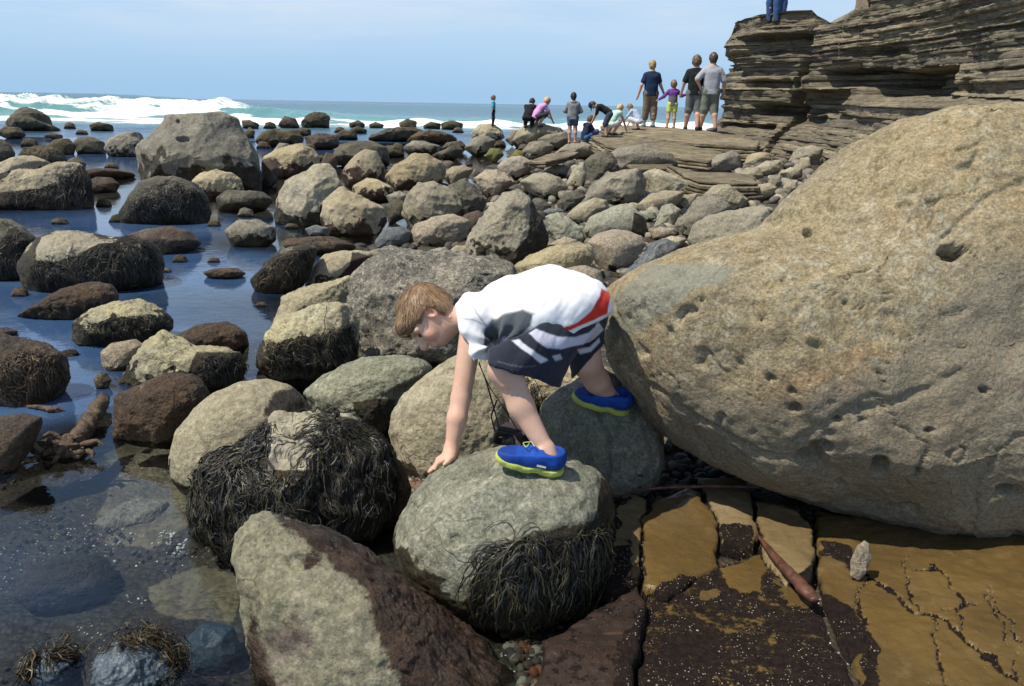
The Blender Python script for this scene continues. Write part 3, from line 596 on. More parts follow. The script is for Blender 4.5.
# --- every other rock one can count: outline, waterline, look, label
RK = [
 # far left water
 ([8,122,12,115,20,110,28,108,38,110,46,115,49,123,60,127,58,131,10,131], 131, 'dark', 'dark domed boulder standing alone in the white surf', dict(style='rough', al=.2)),
 ([-3,134,8,127,20,128,25,134,12,139], 139, 'reef', 'low dark rock at the foot of the domed surf boulder', {}),
 ([44,137,53,133,62,135,62,139], 139.5, 'reef', 'small black hump just in front of the domed surf boulder', {}),
 ([90,126,100,122.5,112,125,113,130,92,131], 131, 'reef', 'flat topped dark rock in open water near the breaking wave', {}),
 ([-14,145,2,139,9,144,14,152,11,161,-14,163], 163, 'dark', 'dark rock cut by the picture edge behind the speckled slanting rock', {}),
 ([20,157,28,149,45,145,60,150,65,158,60,164,30,166], 165, 'reef', 'brown weedy rock behind the two slanting pale topped rocks', dict(style='rough')),
 ([48,147,56,140,68,138,75,145,72,154,52,155], 155, 'reef', 'rounded brown rock in the row left of the huge grey boulder', {}),
 ([73,145,80,138,92,136,104,142,105,152,80,154], 154, 'dark', 'rounded dark rock in the row left of the huge grey boulder', {}),
 ([105,148,110,140,124,134,140,132,146,142,142,156,112,156], 157, 'grey', 'stony low rock touching the left side of the huge grey boulder', dict(style='rough', al=.3)),
 ([134,142,149,132,157,125,169,118,188,110.5,204,108.5,218,110.5,237,115.5,245,132,255,151,261,169,261,187,200,194,142,190,139.5,173,134,154], 193, 'grey', 'huge angular grey boulder standing in the pool with a dark wet base', dict(key='bigwater', style='facet', al=.33, T=.75, stretch=.2, alnoise=.3, amp=.7, pits=[(183,139,7,3,.09),(178,121,2,2,.06)])),
 ([121,212,131,195,145,182,161,176.5,178,178,194,184,206,195,209,208,205,221,160,224,124,222], 224, 'dark', 'rounded dark boulder with tan crown in front of the huge grey boulder', dict(key='darkround', al=.62, T=.8, look2='cream')),
 ([192,183,202,174,217,169.5,231,172,241,179,243,190,228,196,205,196], 197, 'cream', 'small tan striped rock tucked against the foot of the huge grey boulder', dict(al=.3, style='rough')),
 ([217,199,229,191,245,190.5,264,192.5,273,200,264,208,241,212,220,209], 212, 'dark', 'low wet dark rock right of the boulder with tan crown', dict(al=.5)),
 ([225,232,239,220,258,219.5,275,227,276,238,262,246,235,246], 247, 'grey', 'low grey rock with a reddish wet rim in the middle of the pool', dict(al=.45, ca='red')),
 ([-22,196,0,186,19,174,45,166,64,159,78,161,88,176,92,200,86,208,-22,212], 210, 'cream', 'large slanting slab shaped rock, pale on top with a black weedy front', dict(key='slant', al=.62, style='facet', T=.6, alnoise=.2, patches=[([(-22,197),(20,192),(28,194),(45,188),(66,180),(80,164),(95,180),(95,215),(-22,215)], 1.0, 4), ([(-22,194),(0,184),(19,173),(45,165),(64,159),(76,162),(64,178),(40,188),(24,190)], 0.0, 3)])),
 ([-20,178,0,168,16,160,35,156,49,162,40,176,0,188,-20,190], 186, 'cream', 'speckled pale rock lying behind the large slanting rock', dict(al=.35)),
 ([84,172,95,169,120,170,136,174,125,177,88,178], 178.5, 'red', 'flat brown slab barely above water beside the slanting rock', dict(T=.7)),
 ([88,182,98,177,112,178,119,184,115,190,90,192], 192, 'red', 'brown rounded slab barely above water, nearer of two', dict(T=.7)),
 ([68,161,76,157,86,163,84,167,72,167], 168, 'dark', 'small dark knob behind the top corner of the slanting rock', {}),
 ([127,237,148,229.5,176,226.5,192,232,200,242,186,249,172,255,145,250], 254, 'red', 'flat reddish rock with bleached patches beside the seaweed maned boulder', dict(T=.8, al=.1)),
 ([-25,224,-5,220,10,219,23,227,37,240,38,254,30,272,0,280,-25,282], 281, 'dark', 'black seaweed covered boulder cut by the picture edge with a pale spot', dict(key='leftdark', al=.9, patches=[([(-25,222),(0,222),(8,230),(3,240),(-25,248)], 0.0, 3)])),
 ([15,314,30,308,49,300,64,291,78,286,94,282,112,286,118,297,105,310,85,318,62,320,40,316], 319, 'red', 'low pointed rock with brown weed just below the seaweed maned boulder', dict(T=.6, al=.3)),
 ([73,337,78,322,97,309,117,302,135,298,149,304,166,314,172,326,164,334,140,343,80,346], 346, 'yellow', 'rounded olive rock with pale crest in the pool', dict(key='olive', al=.62, style='rough')),
 ([101,352,112,343,135,339,144,345,138,358,124,369,110,371,103,362], 371, 'pink', 'purplish grey flat stone half under water below the olive rock', dict(al=.1, T=.6)),
 ([121,379,135,358,151,338,163,332,177,338,193,346,224,346,238,352,245,365,240,380,205,388,135,387], 388, 'yellow', 'craggy tan peaked rock with a black weedy right end', dict(key='craggy', style='facet', al=.3, patches=[([(196,352),(246,352),(246,392),(185,392),(188,370)], 1.0, 5)])),
 ([175,336,199,325,225,321,244,331,248,343,240,352,180,352], 352, 'red', 'dark red-brown rock peeping out behind the craggy tan rock', dict(al=-.1, style='facet')),
 ([117,394,135,387,167,372,193,374,205,386,208,398,190,416,172,438,147,436,117,430], 440, 'red', 'broad flat red-brown rock with one bare tan patch', dict(key='redflat', al=-.1, T=.8, patches=[([(140,396),(170,378),(186,380),(170,392),(158,402)], 0.0, 4)])),
 ([94,380,98,373,106,373,111,380,106,388,98,388], 389, 'reef', 'fist sized weedy stone alone in the water', dict(cat='stone')),
 ([-25,340,0,334,23,337,47,345,64,354,67,376,58,392,45,402,-25,408], 405, 'red', 'big red-brown boulder draped in weed at the picture edge with a green top', dict(key='leftred', al=-.1, style='rough')),
 ([-25,425,0,417,23,413,42,417,36,434,24,454,9,470,-25,484], 474, 'red', 'red-brown ledge of rock at the lower picture edge above the kelp stalk', dict(al=-.1, T=.6)),
 ([-10,329,6,327,17,331,14,336,-10,337], 337, 'red', 'sliver of brown rock just above the boulder draped in weed', {}),
 ([203,273,215,268.5,238,268,246,273,235,278,212,278], 279, 'red', 'small flat brown rock alone in the blue pool', dict(T=.7)),
 # pool to middle
 ([283,246,300,239,333,236,357,246,345,252,300,256], 254, 'red', 'flat reddish rock at the edge of the shallow sandy inlet', {}),
 ([274,208,279,194,285,181,301,175,314,165,328,161,336,171,341,186,336,200,326,222,308,226,289,222,275,217], 226, 'pale', 'peaked pale boulder with a weedy green foot', dict(key='peak', style='facet', al=.22, T=.7, ca='moss')),
 ([322,219,324,202,333,191,344,187.5,360,196,375,204,386,208,387,219,377,230,357,234,328,231], 235, 'cream', 'sloping tan boulder leaning against the peaked pale boulder', dict(key='slope', style='rough', al=.2)),
 ([262,169,264,159,274,153,289,146.5,303,144.5,314,148.5,319,157,318,170,300,177,280,177], 178, 'cream', 'lumpy tan boulder with a black waterline right of the huge grey boulder', dict(style='rough', al=.35)),
 ([341,172,355,155,367,149,377,151.5,385,167,386,178,370,186,347,184], 186, 'cream', 'tan boulder shaped like a shark fin, dark at its foot', dict(al=.4)),
 ([353,187,367,178,379,180,394,188,390,198,367,201,354,197], 202, 'cream', 'small tan capped rock in front of the fin shaped boulder', dict(al=.4)),
 ([385,176,394,165,416,153,430,155,443,163,445,172,440,184,416,187,394,190], 191, 'cream', 'leaning tan boulder left of the mid pools', dict(style='rough', al=.2)),
 ([401,212,408,194,417,181,433,180,447,186,458,192,463,206,447,217,429,226,412,226], 228, 'pale', 'creased pale boulder behind the rough pinkish one', dict(style='facet', al=.05)),
 ([407,238,414,225,435,217,455,214.5,470,221,468,232,458,244,420,247], 248, 'pink', 'rough pinkish brown boulder above the conglomerate boulder', dict(style='rough', al=-.1)),
 ([375,240,385,228,404,226,412,232,408,242,392,248,377,247], 249, 'blue', 'small dark grey stone left of the rough pinkish boulder', dict(al=.05)),
 ([462,239,472,225,489,203,503,192,516.5,185.5,526,192,532,201,542,219,549,232,546,248,530,260,513,266,489,260,470,256], 266, 'pale', 'pyramid shaped grey boulder, its right flank black with algae', dict(key='pyramid', style='facet', al=.15, T=.8, patches=[([(530,198),(560,235),(545,270),(508,270),(512,255),(528,235),(530,215)], .95, 4)])),
 ([458,244,468,239,478,239.5,487,248,485,258,460,258], 260, 'dark', 'small black stone at the left foot of the pyramid boulder', {}),
 ([440,190,453,182,466,175,476,186,486,198,484,207,468,212,452,206], 213, 'dark', 'blue-black jagged rock behind the pyramid boulder', dict(style='facet', al=.1)),
 ([473,178,484,170.5,498,169.5,509,174.5,517,182,506,188,494,197,482,192], 201, 'pink', 'brownish pink boulder directly above the tip of the pyramid boulder', dict(al=.15, style='rough')),
 ([497,167,505,158,521,156,533,162,530,171,517,178,504,178], 181, 'pink', 'rounded brown boulder with a smooth top between the mid pool and the long thin slab', dict(al=.15)),
 ([440,175,453,167,465,165.5,474,170,466,178,452,184], 185, 'cream', 'small tan rock at the lip of the mid pool', dict(al=.2)),
 ([519,182,533,174,546,173,560,178,568,188,557,197,544,201,531,193], 201, 'pale', 'pale oblong boulder right of the pyramid boulder tip', dict(al=.15)),
 ([543,171,556,164.5,570,166.5,566,175,552,178], 179, 'pink', 'small brown rock under the right end of the long thin slab', {}),
 ([566,183,573,169,584,162,587,174,583,187,571,188], 189, 'pale', 'upright pale stone left of the dark spotted boulder', {}),
 ([584,162,595,153,607,150.5,618,159,622,172,606,180,588,182], 184, 'dark', 'dark boulder with white droppings spots', dict(style='rough', al=-.1)),
 ([579,199,591,184,607,172.5,626,167,640,169,647,181,646,194,634,202,600,205,583,204], 207, 'grey', 'rugged brown-grey boulder split by a crease, in the middle of the rock field', dict(style='facet', al=.02)),
 ([643,173,654,169,669,174.5,687,182.5,699,191,677,196,648,195], 197, 'pale', 'flat topped pale boulder right of the rugged split boulder', dict(al=-.1, style='rough')),
 ([566,214,579,204,595,197.5,607,200,610,208,596,215,582,224,568,220], 225, 'pale', 'egg shaped pale boulder left of the smooth greenish one', dict(al=.1)),
 ([583,229,589,217.5,605,209,622,204,636,210,646,219.5,648,236,630,239,600,240,587,237], 241, 'midgreen', 'smooth greenish boulder with a black right end', dict(key='greenish', al=.05, amp=.5, patches=[([(634,212),(652,220),(652,242),(630,242)], 1.0, 3)])),
 ([586,243,595,234.5,612,229,628,231,642,236.5,646,245,636,257,620,268,604,269,594,257], 272, 'pink', 'smooth pinkish round boulder right above the back of the boy', dict(al=-.1, amp=.5, key='pinkround')),
 ([544,216,558,212,569,217,581,229,586,240,572,244,553,240], 245, 'midgreen', 'grey-green wedge shaped stone right of the pyramid boulder', dict(style='facet', al=.05)),
 ([540,213,548,208.5,560,208.5,566,212,558,217,545,217], 218, 'blue', 'thin pale blue stone lying on top of the wedge shaped stone', {}),
 ([547,245,565,236.5,577,240,580,247,560,252], 253, 'pink', 'flat pinkish stone under the wedge shaped stone', {}),
 ([512,266,528,257,550,247,577,243.5,591,246,596,257,585,268,550,280,525,280], 290, 'cream', 'wide cream coloured boulder just behind the white shirt', dict(al=-.1)),
 ([562,268,585,265,601,271,604,282,590,292,570,290], 296, 'pink', 'brownish stone between the white shirt and the pinkish round boulder', dict(al=-.05)),
 ([624,273,640,256,654,242,666,239,679,245,672,262,655,280,636,284], 290, 'blue', 'dark blue-grey slab leaning on the huge sandstone boulder', dict(style='facet', al=-.1, dc=3.9)),
 ([637,204,650,194,669,191,685,192,680,202,664,212,642,212], 215, 'cream', 'cream boulder with an orange shaded front in the middle of the rock field', dict(al=-.1)),
 ([640,214,646,210,655,212,657,219,644,221], 222, 'green', 'little green pebble like stone in front of the orange fronted boulder', {}),
 ([653,226,658,214,662,206,671,203,681,210,675,222,671,229], 230, 'midgreen', 'angular upright stone with a sharp edge', dict(style='facet', al=-.1)),
 ([675,204,685,195,698,193,694,203,682,211], 213, 'pale', 'pale lozenge stone behind the angular upright stone', {}),
 ([673,224,685,212,697,198,708,193,721,198,731,208,715,220,695,230,684,236,676,234], 237, 'grey', 'dark grey sloping boulder with one lit edge, right of the angular upright stone', dict(style='rough', al=-.05)),
 ([688,238,695,224,707,216,727,211,745,208,768,208,770,240,720,258,695,254], 258, 'pale', 'long pale boulder tucked behind the top of the sandstone boulder', dict(al=-.1)),
 ([650,230,660,227,674,228.5,676,235,662,239,652,238], 241, 'pink', 'small brown stone beneath the angular upright stone', {}),
 ([658,240,672,236,687,239,681,246,664,249], 252, 'cream', 'small yellowish stone next to the blue-grey slab', {}),
 ([703,194,714,185.5,727,184.5,741,193,749,200,742,209,722,209,712,203], 211, 'pale', 'pale knobbly boulder upslope of the dark grey sloping boulder', dict(al=-.1, style='rough')),
 ([744,192,755,185.5,769,183,777,188,771,195,757,200,747,198], 201, 'cream', 'small smooth cream boulder against the top edge of the sandstone boulder', dict(al=-.1, key='creamtop')),
 ([696,168,717,156,731,151,741,156,741,168,722,172,702,173], 174, 'grey', 'two tone grey boulder below the standing people', dict(al=-.1)),
 ([744,163,748,155,759,152,769,154,771,160,757,165,748,166], 167, 'cream', 'small cream and olive boulder right of the two tone boulder', dict(al=-.1)),
 ([763,150,771,144.5,783,144.5,786,152,774,159,765,157], 161, 'midgreen', 'pale green boulder in the slope under the cliff', dict(al=-.1)),
 ([767,136,778,125,790,123,802,133,804,142,792,147,772,146], 148, 'cream', 'round boulder below the crack of the cliff, half tan and half grey', dict(al=-.1)),
 ([805,136,815,127,825,128.5,826,139,810,143], 145, 'grey', 'speckled grey boulder at the cliff foot', dict(al=-.1, style='rough')),
 ([824,136,834,126.5,849,123,860,128,858,136,840,140], 142, 'blue', 'dark blue-grey boulder at the cliff foot touching the sandstone boulder', dict(al=-.1)),
 ([731,132,738,126,747,125,752,131,750,139,736,139], 141, 'grey', 'grey boulder at the left foot of the cliff', dict(al=-.1)),
 ([755,168,765,161,780,161.5,782,170,768,175,757,174], 176, 'pale', 'pale boulder low in the slope under the cliff', dict(al=-.1)),
 ([780,173,790,167,802,169,802,176,788,180], 181, 'pale', 'small pale oval stone next to the pale boulder low in the slope', dict(al=-.1)),
 ([789,160,795,149,810,146,824,149,820,158,805,163], 165, 'pale', 'flat pale boulder under the dark blue-grey boulder', dict(al=-.1)),
 ([812,147,820,138,832,136,840,141,836,149,820,151], 152, 'grey', 'grey wedge boulder behind the flat pale boulder', dict(al=-.1)),
 ([796,170,800,158,809,157,811,167,803,173], 175, 'cream', 'small tan stone beside the flat pale boulder', dict(al=-.1)),
 ([766,185,771,175,780,175,782,183,773,188], 190, 'grey', 'small dark stone in the gap above the smooth cream boulder', dict(al=-.1)),
 ([733,180,745,168,758,168,764,177,750,183], 185, 'pale', 'pale grey rock between the ledge and the boulder slope', dict(al=-.1)),
 ([782,188,789,180,798,180,796,190,787,193], 195, 'pale', 'pair like knob of pale stone against the sandstone boulder', dict(al=-.1)),
 ([748,256,772,216,806,184,834,159,857,143,876,147,862,180,804,233,774,262], 265, 'blue', 'long dark grey slab lying along the upper edge of the sandstone boulder', dict(al=-.1, dc=4.6, T=.35, style='rough')),
 # back middle
 ([511,140,521,127.5,533,123,548,126,564,129,566,138,540,142,520,146], 147, 'pale', 'tan humped boulder below the child in pink', dict(al=.15, style='rough')),
 ([470,133,478,125,490,124,501,129,505,136,498,140,476,142], 143, 'cream', 'flat tan boulder carrying the child in teal', dict(al=.25, style='rough')),
 ([464,148,474,138,488,136,496,141,490,150,477,155], 156, 'grey', 'grey rounded boulder in front of the flat tan boulder', dict(al=.2)),
 ([485,156,490,148,500,149,504,155,495,161], 162, 'moss', 'little bright mossy green rock by the mid pool', dict(al=-.1)),
 ([430,156,445,151,458,145,464,151,454,158,438,160], 160, 'dark', 'sloping dark rock splitting the mid pools', dict(al=.2)),
 ([402,148,412,141.5,425,142,443,147,440,154,412,156], 156, 'grey', 'low two tone rock left of the mid pools', dict(al=.4)),
 ([520,152,529,143,544,141,555,147,546,156,527,158], 159, 'grey', 'dark grey boulder below the tan humped boulder', dict(al=.1)),
 ([537,140,547,135,566,132,571,141,558,148,545,149], 150, 'grey', 'brown-grey boulder left of the girl in denim shorts', dict(al=.1)),
 ([548,156,560,149,572,144.5,590,141.5,604,148,600,157,570,161], 162, 'grey', 'flat brown boulder under the girl in denim shorts', dict(al=-.1, T=1.0, key='girlrock', style='rough')),
 ([508,158,516,150,526,152,524,160,514,162], 164, 'moss', 'small olive rock beside the mossy green rock', dict(al=.1)),
 ([505,139,512,130,520,130,520,140,512,144], 147, 'grey', 'narrow dark rock between the two boulders with children on them', dict(al=.2)),
 ([600,160,620,148,645,146,672,156,679,166,650,172,610,172], 178, 'grey', 'broad smooth brown rock bulging in front of the low ledges', dict(al=-.1, key='bulge')),
 ([645,168,655,158,662,158,666,168,655,175], 176, 'grey', 'small grey stone in the dark gap below the ledges', dict(al=-.1)),
 # far reef
 ([278,125,285,116,296,119,300,127,284,128], 128, 'red', 'small rounded brown rock left of the cut topped surf rock', {}),
 ([299,122,312,113.5,324,111.5,330,116,329,126,302,127.5], 128, 'reef', 'dark rock with a jutting right end in front of the far foam line', dict(style='facet')),
 ([242,121,250,120,259,124,258,128,243,128], 128.5, 'reef', 'flat dark rock just past the right shoulder of the huge grey boulder', {}),
 ([244,132,250,127,255,131,254,137,246,138], 138, 'dark', 'small dark rock against the right shoulder of the huge grey boulder', {}),
 ([255,142,262,132,276,130,297,131,304,138,299,144,270,147], 148, 'reef', 'long low reef rock right of the huge grey boulder', dict(style='rough')),
 ([305,138,320,133.5,338,136,340,145,309,149], 150, 'red', 'brown flat reef rock in the middle distance', dict(style='rough')),
 ([335,135,343,130,356,131,358,138,337,140], 140, 'reef', 'olive capped reef rock behind the brown flat one', {}),
 ([349,124,359,120.5,365,124,364,127,350,127], 127.5, 'reef', 'small olive rock at the foam line, left of three', {}),
 ([350,130,358,126,367,130,366,133,352,133], 133.5, 'reef', 'small olive rock directly before the leftmost foam line rock', {}),
 ([369,125,376,122,384,125,382,128,370,128], 128, 'reef', 'small olive rock at the foam line, middle of three', {}),
 ([399,123,408,119,417,122,416,127,400,127], 127.5, 'reef', 'small olive rock at the foam line, right of three', {}),
 ([366,139,387,131,405,129,416,127,427,132,418,140,385,142], 142, 'reef', 'long ragged reef at the back of the pool', dict(style='facet')),
 ([404,140,420,132,445,131,458,136,455,143,410,144], 144, 'red', 'ragged brown reef running up to the flat tan boulder', dict(style='facet')),
 ([330,160,336,150,351,143,371,142,388,148,390,162,360,166], 168, 'dark', 'black rounded rock behind the fin shaped boulder', dict(al=.4)),
 ([378,150,388,145.5,402,147,405,155,384,157], 157, 'reef', 'low brown reef rock right of the black rounded rock', {}),
 ([423,126,431,122,441,124,440,128,424,128.5], 129, 'reef', 'small reef rock left of the child in teal, farther', {}),
 ([441,124,452,120.5,463,124,462,129,442,129], 129.5, 'reef', 'flat reef rock left of the child in teal, nearer', {}),
 ([295,131,302,127,311,130,311,135,297,136], 136, 'reef', 'small dark rock between the two low reef rocks', {}),
 ([272,152,280,143,289,144,291,150,282,154], 155, 'grey', 'small grey rock behind the lumpy tan boulder', {}),
 ([261,183,262,160,270,157,278,168,276,180,268,186], 187, 'red', 'narrow brown rock against the right foot of the huge grey boulder', {}),
 ([440,149,447,143,462,141,468,148,455,153], 153, 'reef', 'low dark reef rock left of the grey rounded boulder', {}),
 ([318,168,326,152,338,156,336,168,325,172], 173, 'red', 'dark brown rock behind the peak of the pale boulder', {}),
 ([384,205,398,198,406,203,404,216,390,222], 224, 'dark', 'dark rock in the gap left of the creased pale boulder', {}),
 ([386,196,400,191,410,196,404,204,390,203], 206, 'grey', 'small grey stone above the gap beside the creased pale boulder', {}),
 ([456,226,464,215,478,210,486,216,478,230,466,238], 240, 'red', 'dark brown rock behind the left slope of the pyramid boulder', {}),
 ([520,208,530,202,545,200,552,206,545,214,530,214], 216, 'dark', 'dark rock behind the right shoulder of the pyramid boulder', {}),
 ([557,203,565,193,580,190,586,197,575,206,562,210], 212, 'dark', 'dark square stone in the gap above the egg shaped boulder', dict(style='facet')),
 ([342,254,356,250,372,252,384,248,390,254,370,262,350,262], 266, 'pale', 'flat pale rock above the cream rock, partly hidden', dict(al=.1)),
 ([305,229,316,225,330,228,326,235,310,236], 237, 'blue', 'small grey stone in the sandy inlet below the peaked boulder', dict(T=.7)),
 ([418,262,430,250,446,247,452,254,440,262], 266, 'pink', 'small pinkish stone resting against the top of the conglomerate boulder', {}),
 ([448,252,456,245,470,246,474,254,460,259], 262, 'pale', 'small pale stone resting against the top of the conglomerate boulder', {}),
 # front pool
 ([95,672,102,650,125,637,150,640,172,655,186,685,180,715,120,720,98,700], 700, 'wetblue', 'smooth blue-grey stone ringed by seaweed at the bottom of the pool', dict(key='bluepool', al=-.1, z0=-.05, T=1.1, amp=1.4, stretch=.1, style='rough')),
 ([25,672,35,655,55,650,75,660,78,690,60,710,30,705], 705, 'wetblue', 'dull blue stone under shallow water in the bottom corner', dict(key='blueflat', al=-.1, z0=-.10, T=1.1, amp=1.4, stretch=.1, style='rough')),
 ([22,590,32,566,62,555,98,560,112,580,102,600,62,610,34,606], 606, 'red', 'dark oval stone lying under the pool water', dict(al=-.1, z0=-.22, stretch=.1, T=1.0, off=.3)),
 ([185,640,205,622,232,628,240,650,228,672,196,670], 672, 'wetblue', 'submerged grey stone left of the long sloping boulder', dict(al=-.1, z0=-.16, stretch=.1, off=.4)),
 ([95,520,130,500,165,503,172,518,140,530,105,534], 534, 'pink', 'submerged tan slab of stone in the sandy shallows', dict(al=-.1, z0=-.22, stretch=.1, off=.4)),
]
_lr = np.random.default_rng(77)
_far = [(30,146,18),(150,150,16),(112,168,15),(66,172,14),(270,128,14),(332,141,16),(345,152,18),(398,150,15),(392,134,14),(412,166,18),(428,172,16),(452,176,14),(326,184,16),(300,184,18),(392,172,14),(340,132,12),(375,138,13),(250,156,14),
        (264,148,16),(286,158,16),(232,126,12),(70,128,12),(82,134,13),(168,202,16),(246,216,18),(292,228,16),(214,226,15),(104,206,16),(118,222,18),(60,224,18),(310,150,14),(322,160,14),(436,140,14),(458,132,12),(475,144,12),(500,146,13),(524,150,14),(214,262,14),(180,262,16),(166,272,14),(262,306,14),(20,296,18),(130,330,16)]
for _x, _y, _w in _far:
    _h = _w * _lr.uniform(.28, .5); a_ = _lr.uniform(-.1, .1) * _w
    RK.append(([_x - _w / 2, _y, _x - _w * .3, _y - _h * .8, _x + a_, _y - _h, _x + _w * .34, _y - _h * .7, _x + _w / 2, _y, _x, _y + 1], _y + .5, ['reef', 'red', 'dark', 'reef'][_lr.integers(4)], 'small low dark weedy rock barely breaking the water between the bigger rocks', dict(T=.8, group='low weedy rocks breaking the pool water', cat='rock')))
for rec in RK:
    pl, base, look, label, kw = rec
    kw = dict(kw); key = kw.pop('key', None); kw.pop('look2', None); kw.pop('ca', None)
    w = max(pl[0::2]) - min(pl[0::2])
    nm = 'boulder' if ' boulder' in label.split(',')[0].split(' below')[0] and w > 24 else ('stone' if ' stone' in label[:60] else 'rock')
    kw.setdefault('cat', nm)
    o = rock(nm, pl, base, look, label, **kw)
    if key: ROCKS[key] = o
# ------------------------------------------------------------------ layered cliff, ledges, bedrock slabs
def strata_mat(name, cols, zsc, bump=.7, tint=1.0):
    k = NB(name); geo = k.n("ShaderNodeNewGeometry").outputs['Position']
    lay = k.attr('layer'); hd = k.attr('hard')
    big = k.noise(geo, .5, 5, .6); fine = k.noise(k.n("ShaderNodeMapping", {'Vector': geo, 'Scale': (1.2, 1.2, 14)}).outputs[0], zsc, 7, .65)
    cr = k.n("ShaderNodeValToRGB", {'Fac': k.math('ADD', lay, k.math('MULTIPLY', k.math('SUBTRACT', big, .5), .5))})
    el = cr.color_ramp.elements
    while len(el) < len(cols): el.new(.5)
    for i, c in enumerate(cols): el[i].position = i / (len(cols) - 1); el[i].color = (*c, 1)
    col = k.mix(k.mr(fine, .38, .62), k.mix(.55, cr.outputs[0], (.04, .034, .026)), cr.outputs[0])
    col = k.mix(k.math('MULTIPLY', k.mr(k.noise(geo, 3, 7, .7), .56, .7), .6), col, (.05, .045, .035))
    n3 = k.noise(geo, 30, 5, .7)
    col = k.mix(1.0, col, k.n("ShaderNodeCombineColor", {0: (g := k.mr(n3, .3, .7, .72, 1.25)), 1: g, 2: g}).outputs[0], 'MULTIPLY')
    h = k.math('ADD', fine, k.math('MULTIPLY', n3, .3))
    k.bsdf(col, .9, k.bump(h, bump, .06), .2)
    return k.m
M['strata'] = strata_mat('layered_sandstone', [(.115, .102, .076), (.24, .205, .142), (.14, .123, .092), (.32, .275, .19), (.195, .167, .118), (.125, .113, .09), (.41, .355, .255)], 2.2)
M['ledge'] = strata_mat('ledge_sandstone', [(.24, .20, .135), (.15, .125, .085), (.33, .28, .18), (.20, .165, .11), (.36, .30, .20)], 3.0)
M['capstone'] = rock_mat('cliff_top_stone', (.33, .25, .17), (.26, .2, .14), (.36, .25, .15), stain=(.09, .07, .05), sc=.6)

ctrl = [(770, 36.0), (727, 30.0), (722, 25.2), (742, 23.6), (800, 22.3), (870, 19.6), (950, 16.2), (1024, 13.4), (1120, 11.0), (1300, 9.5)]
cp = np.array([[P(a, 108 + (a - 512) * .017, d)[0], P(a, 108 + (a - 512) * .017, d)[1]] for a, d in ctrl])
seg = np.concatenate([[0], np.cumsum(np.linalg.norm(np.diff(cp, axis=0), axis=1))])
ns, nz = 760, 250
S = np.linspace(0, seg[-1], ns)
cxy = np.stack([np.interp(S, seg, cp[:, 0]), np.interp(S, seg, cp[:, 1])], 1)
kz = np.exp(-.5 * (np.arange(-20, 21) / 7) ** 2); kz /= kz.sum()
for c in range(2):
    e = np.concatenate([np.full(20, cxy[0, c]), cxy[:, c], np.full(20, cxy[-1, c])]); cxy[:, c] = np.convolve(e, kz, 'same')[20:-20]
tg = np.gradient(cxy, axis=0); tg /= np.linalg.norm(tg, axis=1)[:, None]
nrm = np.stack([tg[:, 1], -tg[:, 0]], 1)
px_s, _, _ = proj(np.stack([cxy[:, 0], cxy[:, 1], np.full(ns, 2.0)], 1))
front = seg[2]
ZB = .1
ztop = 3.98 + .05 * fbm(np.stack([S * .6, 0 * S, 0 * S], 1), 3)
ztop = ztop - .38 * sstep(800, 806, px_s) * sstep(846, 830, px_s) * (S > front) - .1 * ((px_s > 838) & (px_s < 856) & (S > front)) + .45 * sstep(880, 1000, px_s)
lr = np.random.default_rng(5)
lt = []
zz = ZB - .3
while zz < 5.2:
    t = float(lr.choice([.04, .06, .09, .13, .2], p=[.25, .3, .25, .13, .07])); lt.append((zz, zz + t, lr.normal() * .045, lr.random(), lr.random() * 100)); zz += t
Z = ZB + (np.linspace(0, 1, nz)[None, :]) * (ztop[:, None] - ZB)
SS = np.repeat(S[:, None], nz, 1); PX = np.repeat(px_s[:, None], nz, 1)
dip = .05 * fbm(np.stack([SS.ravel() * .35, np.zeros(SS.size), np.zeros(SS.size)], 1), 3).reshape(SS.shape) + .06 * (SS - front) * np.where(Z < 1.9, .35, .0)
zl = Z + dip
li = np.clip(np.searchsorted([a[1] for a in lt], zl.ravel()), 0, len(lt) - 1)
lz0 = np.array([a[0] for a in lt])[li]; lz1 = np.array([a[1] for a in lt])[li]; lo_ = np.array([a[2] for a in lt])[li]; lc = np.array([a[3] for a in lt])[li]; lsd = np.array([a[4] for a in lt])[li]
bw = .5 + 1.6 * np.modf(lsd * .37)[0]
blk = np.modf(np.abs(np.sin(np.floor(SS.ravel() / bw + lsd + .25 * perlin(np.stack([SS.ravel(), lsd, lsd], 1))) * 12.9898 + lsd * 78.233)) * 4375.85)[0] - .5
blk = .9 * blk + .5 * fbm(np.stack([SS.ravel() * 1.3, lsd, np.zeros(SS.size)], 1), 4)
off = lo_ + .10 * blk
tz = (zl.ravel() - lz0) / (lz1 - lz0)
off -= .03 * (np.abs(tz - .5) * 2) ** 6
off = off.reshape(SS.shape)
off += .18 * fbm(np.stack([SS.ravel() * .5, Z.ravel() * 1.2, np.full(SS.size, 3.)], 1), 4).reshape(SS.shape)
# foot spreads, lower bench sticks out, dark recesses under harder beds, the vertical crack
off += .85 * sstep(1.45, .2, Z) + .35 * sstep(1.9, 1.6, Z) * sstep(800, 880, PX)
off -= .22 * sstep(3.2, 4.0, Z) * sstep(780, 725, PX)
def recess(x0, x1, z0, z1, dep, fx=10, fz=.06):
    global off
    zj = Z + .05 * fbm(np.stack([SS.ravel() * 1.5, Z.ravel() * 2, np.full(SS.size, 8.)], 1), 3).reshape(SS.shape)
    off = off - dep * sstep(x0 - fx, x0 + fx, PX) * sstep(x1 + fx * .3, x1 - fx * .3, PX) * sstep(z0 - fz, z0 + fz, zj) * sstep(z1 + fz, z1 - fz, zj) * (SS > front * .6)
recess(872, 953, 1.86, 2.36, 1.3)
recess(822, 885, 2.08, 2.46, 1.0)
recess(806, 850, 1.45, 2.0, .6)
recess(738, 800, 2.95, 3.42, .8)
